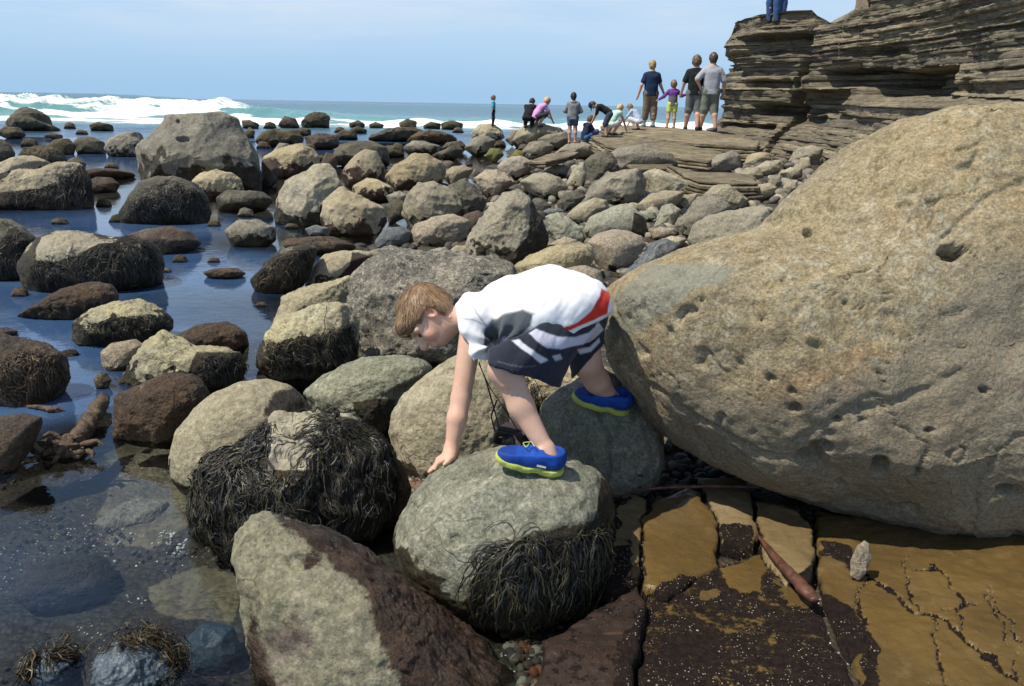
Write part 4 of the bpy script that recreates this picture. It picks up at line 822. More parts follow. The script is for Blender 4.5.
recess(722, 738, 2.55, 3.0, .4, 5)
recess(742, 790, 2.05, 2.25, .3)
recess(760, 802, 1.4, 1.65, .6)
recess(715, 780, .95, 1.12, .35)
recess(960, 973, 1.85, 2.1, .5, 2)
recess(800, 830, 1.2, 1.38, .3)
recess(846, 900, 2.75, 2.85, .25)
crk = sstep(5, 0, np.abs(PX - 801 - 7 * (Z - 2.5) / 1.4 - 4 * perlin(np.stack([Z.ravel() * 2, 0 * Z.ravel(), 0 * Z.ravel()], 1)).reshape(Z.shape))) * (SS > front * .8)
off -= .75 * crk
off += .22 * sstep(806, 812, PX) * sstep(1000, 900, PX) * 0
X_ = cxy[:, 0][:, None] + nrm[:, 0][:, None] * off; Y_ = cxy[:, 1][:, None] + nrm[:, 1][:, None] * off
V = np.stack([X_, Y_, Z], -1); LC = lc.reshape(SS.shape)
topr = []
inw = np.stack([.25 * np.ones(ns), .95 * np.ones(ns)], 1)
for j, dist in enumerate((.3, .9, 2.0, 4.5, 9.0)):
    p = np.stack([cxy[:, 0] + .22 * dist, cxy[:, 1] + 1.0 * dist, ztop + .05 * j + .06 * fbm(np.stack([S * 1.5, np.full(ns, j * 3.), 0 * S], 1), 3)], 1) - np.stack([nrm[:, 0] * .2, nrm[:, 1] * .2, 0 * S], 1)
    topr.append(p)
V = np.concatenate([V, np.stack(topr, 1)], 1); LC = np.concatenate([LC, np.full((ns, 5), .95)], 1)
n2 = nz + 5
idx = np.arange(ns * n2).reshape(ns, n2)
F = np.stack([idx[:-1, :-1], idx[1:, :-1], idx[1:, 1:], idx[:-1, 1:]], -1).reshape(-1, 4)
cl = mesh_np('cliff', V.reshape(-1, 3), F, M['strata'], attrs={'layer': LC.ravel()}, loc=(cp[5][0], cp[5][1], 0), smooth=False)
tag(cl, 'layered brown sandstone cliff rising behind the boulders at upper right', 'cliff')
# thicker orange beds on the cliff top: blocks lying on it
for i, (xa, xb, d, ht) in enumerate(((878, 917, 20.5, .30), (921, 940, 19.6, .3), (944, 985, 18.5, .34), (989, 1060, 17.2, .42))):
    a = P(xa, 8, d); b = P(xb, 8, d - .4); V0, F0 = ico(5)
    h = np.sign(V0) * np.abs(V0) ** .45
    mid = (a + b) / 2; zt = 4.22 + .05 * i
    L = np.stack([mid[0] + h[:, 0] * (b[0] - a[0]) / 2, mid[1] + .8 + h[:, 1] * 1.0 + h[:, 0] * (b[1] - a[1]) / 2, zt + h[:, 2] * ht], 1)
    L += .05 * np.stack([fbm(L * 2 + q, 4) for q in (0, 9, 19)], 1)
    o = mesh_np('cliff_top_block', L, F0, M['capstone'], loc=(mid[0], mid[1], zt - ht), attrs={'alg': np.zeros(len(L))}, parent=None)
    tag(o, ['squared orange-brown block at the left end of the row on the cliff top', 'short orange-brown block second in the row on the cliff top', 'longer orange-brown block third in the row on the cliff top', 'orange-brown block on the cliff top running out of the picture'][i], 'rock', 'blocks lying along the cliff top')

def ledge(name, top, thick, layers, label, seed=0, mat='ledge', rough=.10, inset=.12):
    """stack of thin irregular beds; top = [(px, py, depth)]"""
    T3 = np.array([P(*t) for t in top]); c = T3.mean(0)
    A = np.c_[T3[:, 0], T3[:, 1], np.ones(len(T3))]; pla = np.linalg.lstsq(A, T3[:, 2], rcond=None)[0]
    n = 140; xy = T3[:, :2]; e = np.linalg.norm(np.roll(xy, -1, 0) - xy, axis=1); cu = np.concatenate([[0], np.cumsum(e)])
    t = np.linspace(0, cu[-1], n, endpoint=False); cl2 = np.vstack([xy, xy[:1]])
    base = np.stack([np.interp(t, cu, cl2[:, 0]), np.interp(t, cu, cl2[:, 1])], 1)
    Vs, Fs, At = [], [], []; nb = 0; lr = np.random.default_rng(seed + 3)
    rad = base - c[:2]; rl = np.linalg.norm(rad, axis=1); ru = rad / rl[:, None]
    hz = np.cumsum(np.r_[0, lr.uniform(.5, 1.5, layers)]); hz = hz / hz[-1] * thick
    for L in range(layers):
        jit = rough * fbm(np.stack([t * 1.6, np.full(n, seed * 7. + L * 3), 0 * t], 1), 4) - (lr.random() - .3) * inset + L * .035
        pl = base + ru * jit[:, None]
        zt = np.c_[pl, np.ones(n)] @ pla - hz[L]; zb = zt - (hz[L + 1] - hz[L]) * .93
        lc = lr.random()
        rings = [(pl - ru * .02, zb), (pl + ru * .012, zb * .7 + zt * .3), (pl + ru * .012, zb * .25 + zt * .75), (pl - ru * .02, zt)]
        for f in (.72, .42, .15, .004):
            q = c[:2] + (pl - c[:2]) * f; rings.append((q, np.c_[q, np.ones(n)] @ pla - hz[L] + (.010 * fbm(np.stack([q[:, 0] * 2, q[:, 1] * 2, np.full(n, L * 1.)], 1), 3) if L == 0 else -.03)))
        for (q, z_) in rings: Vs.append(np.c_[q, z_]); At.append(np.full(n, lc))
        for r_ in range(len(rings) - 1):
            i0 = nb + r_ * n; i1 = i0 + n; a = np.arange(n); b = (a + 1) % n
            Fs.append(np.stack([i0 + a, i0 + b, i1 + b, i1 + a], 1))
        nb += n * len(rings)
    V = np.concatenate(Vs); fa = np.concatenate(Fs)
    o = mesh_np(name, V, fa, M[mat], loc=(c[0], c[1], c[2] - thick), attrs={'layer': np.concatenate(At)}, smooth=False)
    return tag(o, label, 'rock ledge')
LED = []
LED.append(ledge('rock_ledge', [(600, 128.5, 23), (640, 125.5, 23.5), (705, 128, 22.5), (762, 141, 19.6), (757, 151, 18.6), (700, 142, 18.9), (655, 134, 19.8), (622, 132.5, 20.8)], .75, 9, 'thick layered sandstone ledge that four people stand on', 1))
LED.append(ledge('rock_ledge', [(592, 137, 20.5), (618, 131, 21.5), (665, 141, 19.8), (722, 153, 18), (708, 160, 16.6), (655, 154, 17.4), (610, 146, 18.6)], .22, 4, 'lower sandstone ledge slanting out in front of the thick one', 2))
LED.append(ledge('rock_ledge', [(528, 161, 16.5), (545, 155, 18.2), (566, 151, 19), (580, 152, 18.6), (566, 157, 17.2), (545, 162, 16.2)], .12, 2, 'long thin tilted slab pointing left toward the mid pool', 3))
LED.append(ledge('rock_ledge', [(626, 162, 16.6), (650, 160, 17), (671, 163, 16.4), (668, 168, 15.4), (630, 168, 15.5)], .2, 3, 'short thin ledge in front of the broad smooth brown rock', 4))
LED.append(ledge('rock_ledge', [(668, 165, 15.4), (690, 172, 14.3), (725, 172, 14.4), (752, 174, 14.2), (758, 183, 12.9), (735, 184, 12.7), (700, 180, 12.9), (684, 175, 13.6)], .38, 6, 'crumbling brown layered ledge among pale boulders', 5))
LED.append(ledge('rock_ledge', [(690, 132, 22), (722, 130, 23.5), (760, 140, 21.3), (764, 148, 20), (735, 146, 20), (700, 139, 20.5)], .5, 7, 'stepped layered ledge at the lower left corner of the cliff', 6))

# bedrock slabs in the lower right: thick plates parted by cracks
def slab_mat(name, a, b, c, crust, crust2, rough, wet):
    k = NB(name); v = k.coords()
    n1 = k.noise(v, 3.0, 6, .6); n2 = k.noise(v, 9, 7, .65)
    col = k.mix(k.mr(n1, .38, .62), a, b)
    col = k.mix(k.math('MULTIPLY', k.mr(n2, .55, .7), .7), col, c)
    mp = k.n("ShaderNodeMapping", {'Vector': v, 'Scale': (1.0, 6.0, 1.0), 'Rotation': (0, 0, .6)}).outputs[0]
    col = k.mix(k.math('MULTIPLY', k.mr(k.noise(mp, 6, 6, .6), .56, .68), .5), col, (.12, .075, .03))
    al = k.attr('alg'); na = k.noise(v, 24, 7, .75); nb_ = k.noise(v, 7, 5, .6)
    am = k.mr(k.math('ADD', al, k.math('ADD', k.math('MULTIPLY', k.math('SUBTRACT', na, .5), 1.5), k.math('MULTIPLY', k.math('SUBTRACT', nb_, .5), 1.1))), .42, .56)
    vo = k.n("ShaderNodeTexVoronoi", {'Vector': v, 'Scale': 130.0}); 
    sh = k.math('MULTIPLY', k.mr(vo.outputs['Distance'], .34, .2), k.mr(k.n("ShaderNodeSeparateColor", {0: vo.outputs['Color']}).outputs[0], .60, .64))
    sh = k.math('MULTIPLY', sh, k.mr(k.noise(v, 8, 4, .6), .44, .58))
    vo2 = k.n("ShaderNodeTexVoronoi", {'Vector': v, 'Scale': 60.0})
    sh2 = k.math('MULTIPLY', k.mr(vo2.outputs['Distance'], .26, .16), k.mr(k.n("ShaderNodeSeparateColor", {0: vo2.outputs['Color']}).outputs[1], .85, .88))
    sh = k.math('MAXIMUM', sh, k.math('MULTIPLY', sh2, k.mr(k.noise(v, 5, 4, .6), .48, .6)))
    cc = k.mix(k.mr(k.noise(v, 45, 6, .75), .4, .62), crust, crust2)
    col = k.mix(am, col, cc)
    col = k.mix(k.math('MULTIPLY', sh, k.mr(am, 0, 1, .10, 1, False)), col, (.50, .44, .33))
    h = k.math('ADD', k.math('MULTIPLY', k.noise(v, 18, 7, .65), .5), k.math('ADD', k.math('MULTIPLY', am, k.math('ADD', k.math('MULTIPLY', k.noise(v, 70, 5, .8), 1.1), .5)), k.math('MULTIPLY', sh, .6)))
    wetm = k.mr(k.noise(v, 2.2, 4), .36, .50, rough, wet)
    k.bsdf(col, k.math('ADD', wetm, k.math('MULTIPLY', am, .30)), k.bump(h, .7, .022), k.mr(am, 0, 1, .45, .18, False))
    return k.m
M['ochre'] = slab_mat('wet_ochre_sandstone', (.135, .086, .027), (.098, .063, .022), (.165, .118, .05), (.010, .0068, .0055), (.026, .0155, .0115), .5, .25)
M['drytan'] = slab_mat('pale_ochre_sandstone', (.20, .148, .072), (.145, .102, .047), (.235, .185, .11), (.010, .0068, .0055), (.026, .0155, .0115), .7, .4)
M['crust'] = slab_mat('brown_algae_crust', (.036, .021, .015), (.024, .0145, .0105), (.048, .026, .017), (.010, .0065, .0052), (.026, .015, .011), .55, .4)
def slab(poly, z0, tilt, look, label, patches=(), cracks=(), res=.0065, h=.07, bev=.013, wav=.012, base_alg=0.0, seed=0):
    pl = np.asarray(poly, float).reshape(-1, 2)
    Wd = np.array([hit_z(a, b, z0) for a, b in pl])
    c = Wd.mean(0)
    x0, y0 = Wd[:, 0].min() - .05, Wd[:, 1].min() - .05; x1, y1 = Wd[:, 0].max() + .05, Wd[:, 1].max() + .05
    nx, ny = int((x1 - x0) / res) + 2, int((y1 - y0) / res) + 2
    X, Y = np.meshgrid(np.linspace(x0, x1, nx), np.linspace(y0, y1, ny), indexing='ij')
    xf, yf = X.ravel(), Y.ravel(); zero = 0 * xf
    jx = xf + .018 * fbm(np.c_[xf * 9, yf * 9, zero], 4); jy = yf + .018 * fbm(np.c_[xf * 9, yf * 9, zero + 9], 4)
    sd = poly_sd(jx, jy, Wd[:, :2])
    top = z0 + tilt[0] * (xf - c[0]) + tilt[1] * (yf - c[1]) + wav * fbm(np.c_[xf * 3, yf * 3, zero + seed], 4) + .003 * fbm(np.c_[xf * 25, yf * 25, zero + seed], 3)
    drop = h * sstep(-bev * .5, bev * .6, sd) + .004 * sstep(-.03, 0, sd)
    px, py, _ = proj(np.c_[xf, yf, top])
    alg = np.full(len(xf), base_alg); 
    for pp, val, soft in patches: 
        m = sstep(soft, -soft, poly_sd(px + 7 * fbm(np.c_[xf * 10, yf * 10, zero + 4], 4), py + 7 * fbm(np.c_[xf * 10, yf * 10, zero + 14], 4), pp)); alg = alg * (1 - m) + val * m
    z = top - drop
    for pts, wd in cracks:
        d = line_d(px + 6 * fbm(np.c_[xf * 14, yf * 14, zero + 2], 4), py + 6 * fbm(np.c_[xf * 14, yf * 14, zero + 12], 4), pts)
        m = sstep(wd, wd * .25, d); z = z - .022 * m; alg = np.maximum(alg, sstep(wd * 1.6, wd * .5, d) * .9)
    alg = np.maximum(alg, .8 * sstep(-.012, .004, sd))
    keep = (sd < bev * .6).reshape(nx, ny)
    idx = np.arange(nx * ny).reshape(nx, ny)
    kq = keep[:-1, :-1] & keep[1:, :-1] & keep[1:, 1:] & keep[:-1, 1:]
    F = np.stack([idx[:-1, :-1], idx[1:, :-1], idx[1:, 1:], idx[:-1, 1:]], -1)[kq]
    us = np.unique(F); mp = np.full(nx * ny, -1); mp[us] = np.arange(len(us))
    o = mesh_np('sandstone_slab', np.c_[xf, yf, z][us], mp[F], M[look], loc=(c[0], c[1], z0 - h), attrs={'alg': alg[us]})
    return tag(o, label, 'rock slab', 'cracked bedrock slabs in the lower right')
SL = []
SL.append(slab([642,517, 654,501, 690,489, 702,494, 716,522, 720,540, 719,566, 690,576, 668,594, 644,582], .10, (.02, .02), 'ochre', 'wet golden slab with clean edges in front of the sandstone boulder', [([(642,588),(668,580),(700,574),(722,566),(722,600),(640,600)], .8, 5), ([(655,503),(690,490),(702,496),(700,508),(672,512)], -.3, 5)], seed=1))
SL.append(slab([695,480, 748,478, 758,528, 754,544, 722,541, 718,522, 706,494], .11, (0, .03), 'drytan', 'dull tan slab behind the wet golden one', [([(712,526),(735,520),(748,528),(754,548),(720,545)], .9, 4), ([(738,520),(750,522),(752,532),(740,530)], .8, 3)], seed=2))
SL.append(slab([756,500, 800,512, 812,530, 816,560, 806,585, 785,580, 762,550], .115, (0, .03), 'drytan', 'pale slab lying under the red-brown driftwood', [([(795,570),(820,560),(820,600),(780,600)], .8, 5)], seed=3))
SL.append(slab([814,505, 870,515, 940,525, 1060,540, 1200,560, 1240,820, 905,820, 868,690, 838,634, 824,600, 818,560], .10, (.03, -.02), 'ochre', 'broad golden bedrock slab crossed by thin dark cracks in the bottom corner', [([(815,590),(840,600),(870,625),(872,650),(855,655),(838,640)], .95, 6), ([(860,655),(875,650),(880,690),(870,700)], .9, 6), ([(818,535),(850,548),(852,570),(830,560)], .85, 5), ([(860,640),(872,640),(868,655)], .9, 4)],
    [([(850,560),(868,578),(890,590),(915,612),(932,612),(960,635),(990,660),(1030,690)], 2.0), ([(868,578),(858,600),(866,625),(872,655)], 1.7), ([(915,570),(938,568),(955,590),(962,605),(960,630)], 1.4), ([(932,612),(936,640),(948,690)], 1.4), ([(858,600),(840,620)], 1.3), ([(990,585),(1000,610),(1024,640)], 1.2), ([(940,610),(975,604)], 1.0), ([(905,560),(912,600),(930,612)], 1.0), ([(985,590),(1010,640),(1020,686)], 1.0)], seed=4))
SL.append(slab([648,592, 668,598, 694,579, 722,569, 758,553, 784,584, 804,590, 820,604, 834,638, 862,694, 890,830, 640,830, 640,640], .085, (0, .02), 'ochre', 'dark brown bedrock slab crusted with barnacles and specks of shell', [([(640,600),(720,572),(760,555),(830,620),(900,830),(640,830)], .64, 3), ([(722,571),(756,556),(770,575),(748,590),(730,586)], .25, 5), ([(775,585),(800,590),(812,606),(790,606)], .1, 5), ([(700,590),(715,588),(716,596),(702,598)], 0, 3)], seed=5, base_alg=.66))
SL.append(slab([545,640, 566,628, 604,606, 640,588, 646,606, 638,650, 634,700, 640,830, 535,830, 530,700], .115, (-.03, .05), 'crust', 'reddish brown weed coated slab in front of the boulder of the boy', [([(620,640),(650,600),(650,700),(620,700)], .9, 10)], seed=6, base_alg=.3))
SL.append(slab([600,540, 606,510, 626,492, 646,499, 640,540, 640,578, 610,598, 602,580], .09, (0, .02), 'drytan', 'narrow brown blotched slab between the boulder of the boy and the golden slab', [([(600,520),(618,505),(622,530),(608,545)], .9, 4), ([(612,545),(630,540),(632,560),(615,565)], .8, 4), ([(600,570),(640,560),(640,600),(600,600)], .9, 6), ([(610,500),(630,493),(632,500),(614,508)], .8, 3)], seed=7))

# ------------------------------------------------------------------ loose stuff: rubble in the gaps, pebbles in front
M['pebble'] = vcol_mat('pebble_stone', .7, .35, .6, 60)
def scatter(name, polys, n, smin, smax, palette, seed, water=False, kind='stuff', flat=.65, lift=.0, label=None):
    lr = np.random.default_rng(seed); V0, F0 = ico(3); Vs, Fs, Cs = [], [], []; nb = 0
    for pl in polys:
        pl = np.asarray(pl, float); a, b = pl.min(0), pl.max(0)
        Q = lr.uniform(a, b, (n * 3, 2)); Q = Q[poly_sd(Q[:, 0], Q[:, 1], pl) < 0][:n]
        for (qx, qy) in Q:
            g = hit_ground(qx, qy, water)
            s = lr.uniform(smin, smax) * depth(g) / FPX / 2
            rot = np.linalg.qr(lr.normal(size=(3, 3)))[0]
            sc = np.array([1, lr.uniform(.65, 1), lr.uniform(.5, .85)]) * s
            L = V0 * (1 + .16 * fbm(V0 * 1.6 + lr.uniform(0, 50, 3), 2))[:, None] * sc @ rot.T
            L[:, 2] *= flat + .2
            c = np.array(palette[lr.integers(len(palette))]) * lr.uniform(.7, 1.25)
            Vs.append(L + g + np.array([0, 0, s * .25 + lift])); Fs.append(F0 + nb); nb += len(V0)
            Cs.append(np.clip(c[None, :] * (1 + .35 * fbm(V0 * 2.5 + lr.uniform(0, 50, 3), 3))[:, None], 0, 1))
    o = mesh_np(name, np.concatenate(Vs), np.concatenate(Fs), M['pebble'], cols={'col': np.concatenate(Cs)})
    return tag(o, label, None, None, kind)
PALE = [(.26, .235, .18), (.2, .185, .15), (.12, .112, .095), (.3, .27, .2), (.07, .065, .055), (.18, .15, .12)]
scatter('rubble', [[(560, 160), (640, 165), (690, 170), (800, 150), (870, 135), (780, 210), (690, 260), (600, 310), (540, 300), (500, 250), (480, 200), (520, 165)]], 900, 7, 17, PALE, 3)
DARKP = [(.06, .05, .038), (.04, .033, .026), (.09, .075, .055), (.03, .026, .02), (.13, .11, .08)]
scatter('rubble', [[(420, 165), (520, 160), (560, 230), (500, 300), (400, 300), (340, 290), (360, 210)], [(500, 400), (560, 370), (680, 440), (740, 470), (640, 500), (600, 500), (520, 420)]], 420, 7, 16, DARKP, 4)
PEB = [(.16, .13, .09), (.10, .085, .065), (.05, .042, .034), (.22, .19, .14), (.20, .075, .035), (.08, .06, .045), (.28, .25, .19)]
scatter('pebbles', [[(500, 625), (560, 610), (600, 600), (560, 660), (540, 690), (520, 690)], [(395, 520), (412, 560), (440, 610), (420, 600), (385, 560)], [(410, 470), (440, 480), (405, 500), (395, 490)]], 260, 5, 15, PEB, 5)
scatter('pebbles', [[(600, 480), (660, 460), (760, 490), (760, 520), (645, 500)], [(640, 490), (650, 500), (640, 600), (636, 600)]], 160, 5, 12, DARKP, 6)
scatter('pebbles', [[(0, 480), (170, 470), (240, 560), (235, 686), (0, 686)]], 700, 2.0, 7, DARKP + [(.10, .085, .06)], 8)
scatter('shell_fragments', [[(90, 480), (190, 480), (235, 560), (235, 640), (60, 640), (60, 560)], [(100, 520), (200, 510), (180, 560)], [(120, 590), (220, 580), (210, 620), (120, 620)]], 170, 1.6, 4.2, [(.75, .73, .68), (.55, .53, .48), (.8, .79, .75)], 9)
# ------------------------------------------------------------------ seaweed, kelp, driftwood
k = NB('seaweed'); vc = k.attr('col', True); tc = k.n("ShaderNodeTexCoord").outputs['Object']
k.bsdf(vc, k.mr(k.noise(tc, 30, 3), .3, .7, .34, .68), None, .38)
M['weed'] = k.m
def weed(roots_on, regions, n, length, width, label, cols=((.020, .017, .010), (.045, .036, .016), (.013, .013, .011)), seed=0, seg=.016, lift=(.002, .02), sway=.7, floor=-.03, name='seaweed', comb=None, spread=1.1):
    lr = np.random.default_rng(seed + 50)
    B = [bvh_of(o) for o in roots_on]
    fo = lr.uniform(0, 50, 3); R0, N0, BI = [], [], []
    for pl, share in regions:
        pl = np.asarray(pl, float).reshape(-1, 2); a, b = pl.min(0), pl.max(0)
        Q = lr.uniform(a, b, (n * 8, 2)); Q = Q[poly_sd(Q[:, 0], Q[:, 1], pl) < 0][:int(n * share)]
        for qx, qy in Q:
            hit = None
            for bi, bv in enumerate(B):
                p, nn = cast(bv, qx, qy)
                if p is not None and (hit is None or depth(p) < depth(hit[0])): hit = (p, nn, bi)
            if hit: R0.append(hit[0]); N0.append(hit[1]); BI.append(hit[2])
    p = np.array(R0); nn = np.array(N0); BI = np.array(BI); m = len(p)
    lf = lr.uniform(lift[0], lift[1], m) * lr.uniform(.2, 1, m)
    steps = max(6, int(length[1] / seg)); Lt = lr.uniform(*length, m); sg = Lt / steps
    tuft = fbm(p * 14 + fo, 2); cd = np.stack([perlin(np.floor(p * 26) * 3.7 + w_) for w_ in (0.3, 9.3, 19.3)], 1)
    lf = lf * (.5 + 1.6 * np.clip(tuft + .35, 0, 1))
    d = lr.normal(size=(m, 3)) * .5 + cd * spread; d -= nn * (d * nn).sum(1)[:, None]
    if comb is not None: d += np.array(comb)
    pts = [p - nn * .004, p + nn * (lf * .5)[:, None]]; nrs = [nn, nn]; g = np.array([0, 0, -1.0])
    for s_ in range(steps):
        q = pts[-1]; gt = g - nn * (nn @ g)[:, None]
        fl = (np.stack([fbm(q * 7 + fo + w_, 2) for w_ in (0, 20, 40)], 1) + .9 * np.stack([perlin(q * 31 + cd * 3 + fo + w_) for w_ in (5, 25, 45)], 1)) * sway
        d = .62 * d + .34 * gt + .55 * fl + lr.normal(size=(m, 3)) * .20
        d = d - nn * np.maximum(0, (d * nn).sum(1))[:, None] * .7
        d /= np.linalg.norm(d, axis=1)[:, None] + 1e-6
        q2 = q + d * sg[:, None]; n2 = nn.copy()
        for i in range(m):
            lc, ln, li_, ld = B[BI[i]].find_nearest(Vector(q2[i].tolist()))
            lc = np.array(lc); ln = np.array(ln); sd_ = (q2[i] - lc) @ ln
            if sd_ < lf[i]: q2[i] = lc + ln * lf[i]; n2[i] = ln
            elif ld > lf[i] + .03: n2[i] = .8 * nn[i] + .2 * ln
            else: q2[i] = q2[i] - ln * (sd_ - lf[i]) * .5; n2[i] = ln
        fl_ = q2[:, 2] < floor; q2[fl_, 2] = floor; d[fl_, 2] = 0
        nn = n2; pts.append(q2); nrs.append(nn)
    Pt = np.stack(pts, 1); Nr = np.stack(nrs, 1); k_ = Pt.shape[1]
    Tn = np.gradient(Pt, axis=1); Tn /= np.linalg.norm(Tn, axis=2)[..., None] + 1e-9
    tw = lr.normal(size=(m, 1, 3)) * .5
    Sd = np.cross(Tn, Nr + tw); Sd /= np.linalg.norm(Sd, axis=2)[..., None] + 1e-9
    Up = np.cross(Sd, Tn)
    t = np.linspace(0, 1, k_)
    prof = (np.sin(np.clip(t * 1.1 + .12, 0, 1.22) * 2.55) * .7 + .35) * .5; prof[-1] *= .15
    w = .88 * lr.uniform(width[0], width[1], m)[:, None] * prof[None] * (1 + .35 * np.sin(t[None] * 40 + lr.uniform(0, 6, (m, 1))))
    V = np.stack([Pt + Sd * w[..., None], Pt + Up * (w * .5)[..., None], Pt - Sd * w[..., None]], 2).reshape(-1, 3)
    i = (np.arange(m)[:, None] * k_ + np.arange(k_ - 1)[None]).ravel() * 3
    F = np.concatenate([np.stack([i, i + 1, i + 4, i + 3], 1), np.stack([i + 1, i + 2, i + 5, i + 4], 1)])
    c = np.array(cols)[lr.integers(len(cols), size=m)] * lr.uniform(.5, 1.5, (m, 1)) * (1 + 1.1 * tuft[:, None]).clip(.35, 2.2)
    C = np.repeat((c[:, None, :] * (1 + .5 * (t[None, :, None] - .4))).clip(0, 1).reshape(-1, 3), 3, 0)
    o = mesh_np(name, V, F, M['weed'], loc=V.mean(0), cols={'col': C})
    return tag(o, label, 'seaweed')
OL = ((.032, .028, .012), (.018, .016, .009), (.045, .038, .015)); RB = ((.05, .028, .014), (.028, .018, .011), (.07, .045, .018))
BK = ((.015, .014, .010), (.026, .022, .013), (.010, .010, .010), (.021, .020, .018))
weed([ROCKS['kelp']], [([196,470, 212,445, 240,422, 270,412, 272,440, 262,462, 270,476, 300,478, 330,470, 340,500, 300,545, 240,545, 200,520, 188,490], .62), ([318,412, 345,418, 375,436, 392,456, 392,478, 372,500, 345,510, 318,500, 314,470], .38)], 4600, (.10, .28), (.003, .0070),
     'black seaweed mane draped all over the boulder with the bare pale patch', BK + OL[:1], 1, comb=(-.15, -.1, 0), lift=(.001, .014))
weed([ROCKS['boy']], [([492,556, 515,544, 545,536, 550,556, 540,580, 508,585, 490,575], 1)], 850, (.14, .28), (.003, .0065), 'dark seaweed tuft hanging from the front of the boulder of the boy, left of two', BK + OL, 2, lift=(.002, .022), sway=.30, spread=.25)
weed([ROCKS['boy']], [([560,542, 580,532, 604,526, 608,546, 600,575, 572,580, 558,565], 1)], 1050, (.14, .28), (.003, .0065), 'dark seaweed tuft hanging beside the red-brown slab, right of two on that boulder', BK + OL, 14, lift=(.002, .022), sway=.30, spread=.25)
weed([ROCKS['hairy_yellow']], [([268,342, 290,340, 330,330, 352,325, 356,350, 340,362, 300,368, 272,362], 1)], 1300, (.07, .16), (.003, .006), 'olive black seaweed skirt on the yellowish pool edge rock', BK + OL, 3, seg=.022)
weed([ROCKS['hairy_edge']], [([258,276, 275,262, 295,252, 314,247, 312,262, 300,280, 275,288], 1)], 1000, (.08, .18), (.004, .008), 'brown black seaweed covering the rock beside the cream one', BK + RB, 4, seg=.026)
weed([ROCKS['hairy_pale']], [([36,262, 55,262, 78,257, 100,246, 112,241, 150,243, 158,258, 150,275, 100,282, 45,282, 30,270], 1)], 1500, (.10, .24), (.004, .008), 'black seaweed mane on the boulder with the round pale cap', BK, 5, seg=.028)
weed([ROCKS['slant']], [([2,194, 22,190, 45,187, 64,178, 80,165, 90,185, 84,200, 2,202], 1)], 800, (.12, .28), (.006, .011), 'black seaweed hanging down the front of the slanting rock', BK, 6, seg=.04)
weed([ROCKS['darkround']], [([132,200, 150,188, 170,180, 195,190, 206,205, 190,216, 130,216], 1)], 800, (.10, .25), (.006, .011), 'dark seaweed on the flank of the boulder with tan crown', BK, 7, seg=.04)
weed([ROCKS['leftred']], [([0,360, 30,350, 60,360, 64,378, 40,392, 0,396], 1)], 900, (.06, .15), (.003, .006), 'red-brown weed draped over the big boulder at the picture edge', RB + BK[:1], 8, seg=.02)
weed([ROCKS['leftdark']], [([0,250, 15,232, 30,245, 35,262, 15,272, 0,272], 1)], 500, (.08, .18), (.004, .008), 'black seaweed on the boulder cut by the picture edge with a pale spot', BK, 12, seg=.03)
weed([ROCKS['craggy']], [([200,356, 240,358, 240,374, 205,378], 1)], 500, (.05, .12), (.003, .006), 'short black weed on the right end of the craggy tan rock', BK, 9, seg=.018)
weed([ROCKS['olive']], [([80,330, 110,318, 150,314, 165,322, 150,332, 90,338], 1)], 600, (.04, .10), (.003, .006), 'olive weed on the rounded rock with pale crest', OL + BK, 10, seg=.02)
weed([ROCKS['bluepool'], ROCKS['blueflat'], g_ob], [([20,655, 40,640, 70,632, 95,645, 92,668, 70,660, 40,662], .35), ([92,645, 128,618, 168,618, 192,642, 204,684, 178,686, 166,655, 140,641, 112,650], .5), ([20,660, 36,660, 30,690, 10,690], .15)], 2600, (.03, .08), (.002, .0045),
     'olive and rust seaweed ringing the smooth blue-grey stone', OL + RB, 11, seg=.014, lift=(.004, .04), floor=-.5, sway=1.3)
weed([ROCKS['legs']], [([498,378, 520,372, 540,385, 535,402, 515,412, 498,408], 1)], 450, (.04, .10), (.002, .004), 'dark seaweed in the shadow between the knees of the boy and the boulders', BK, 13, seg=.014)

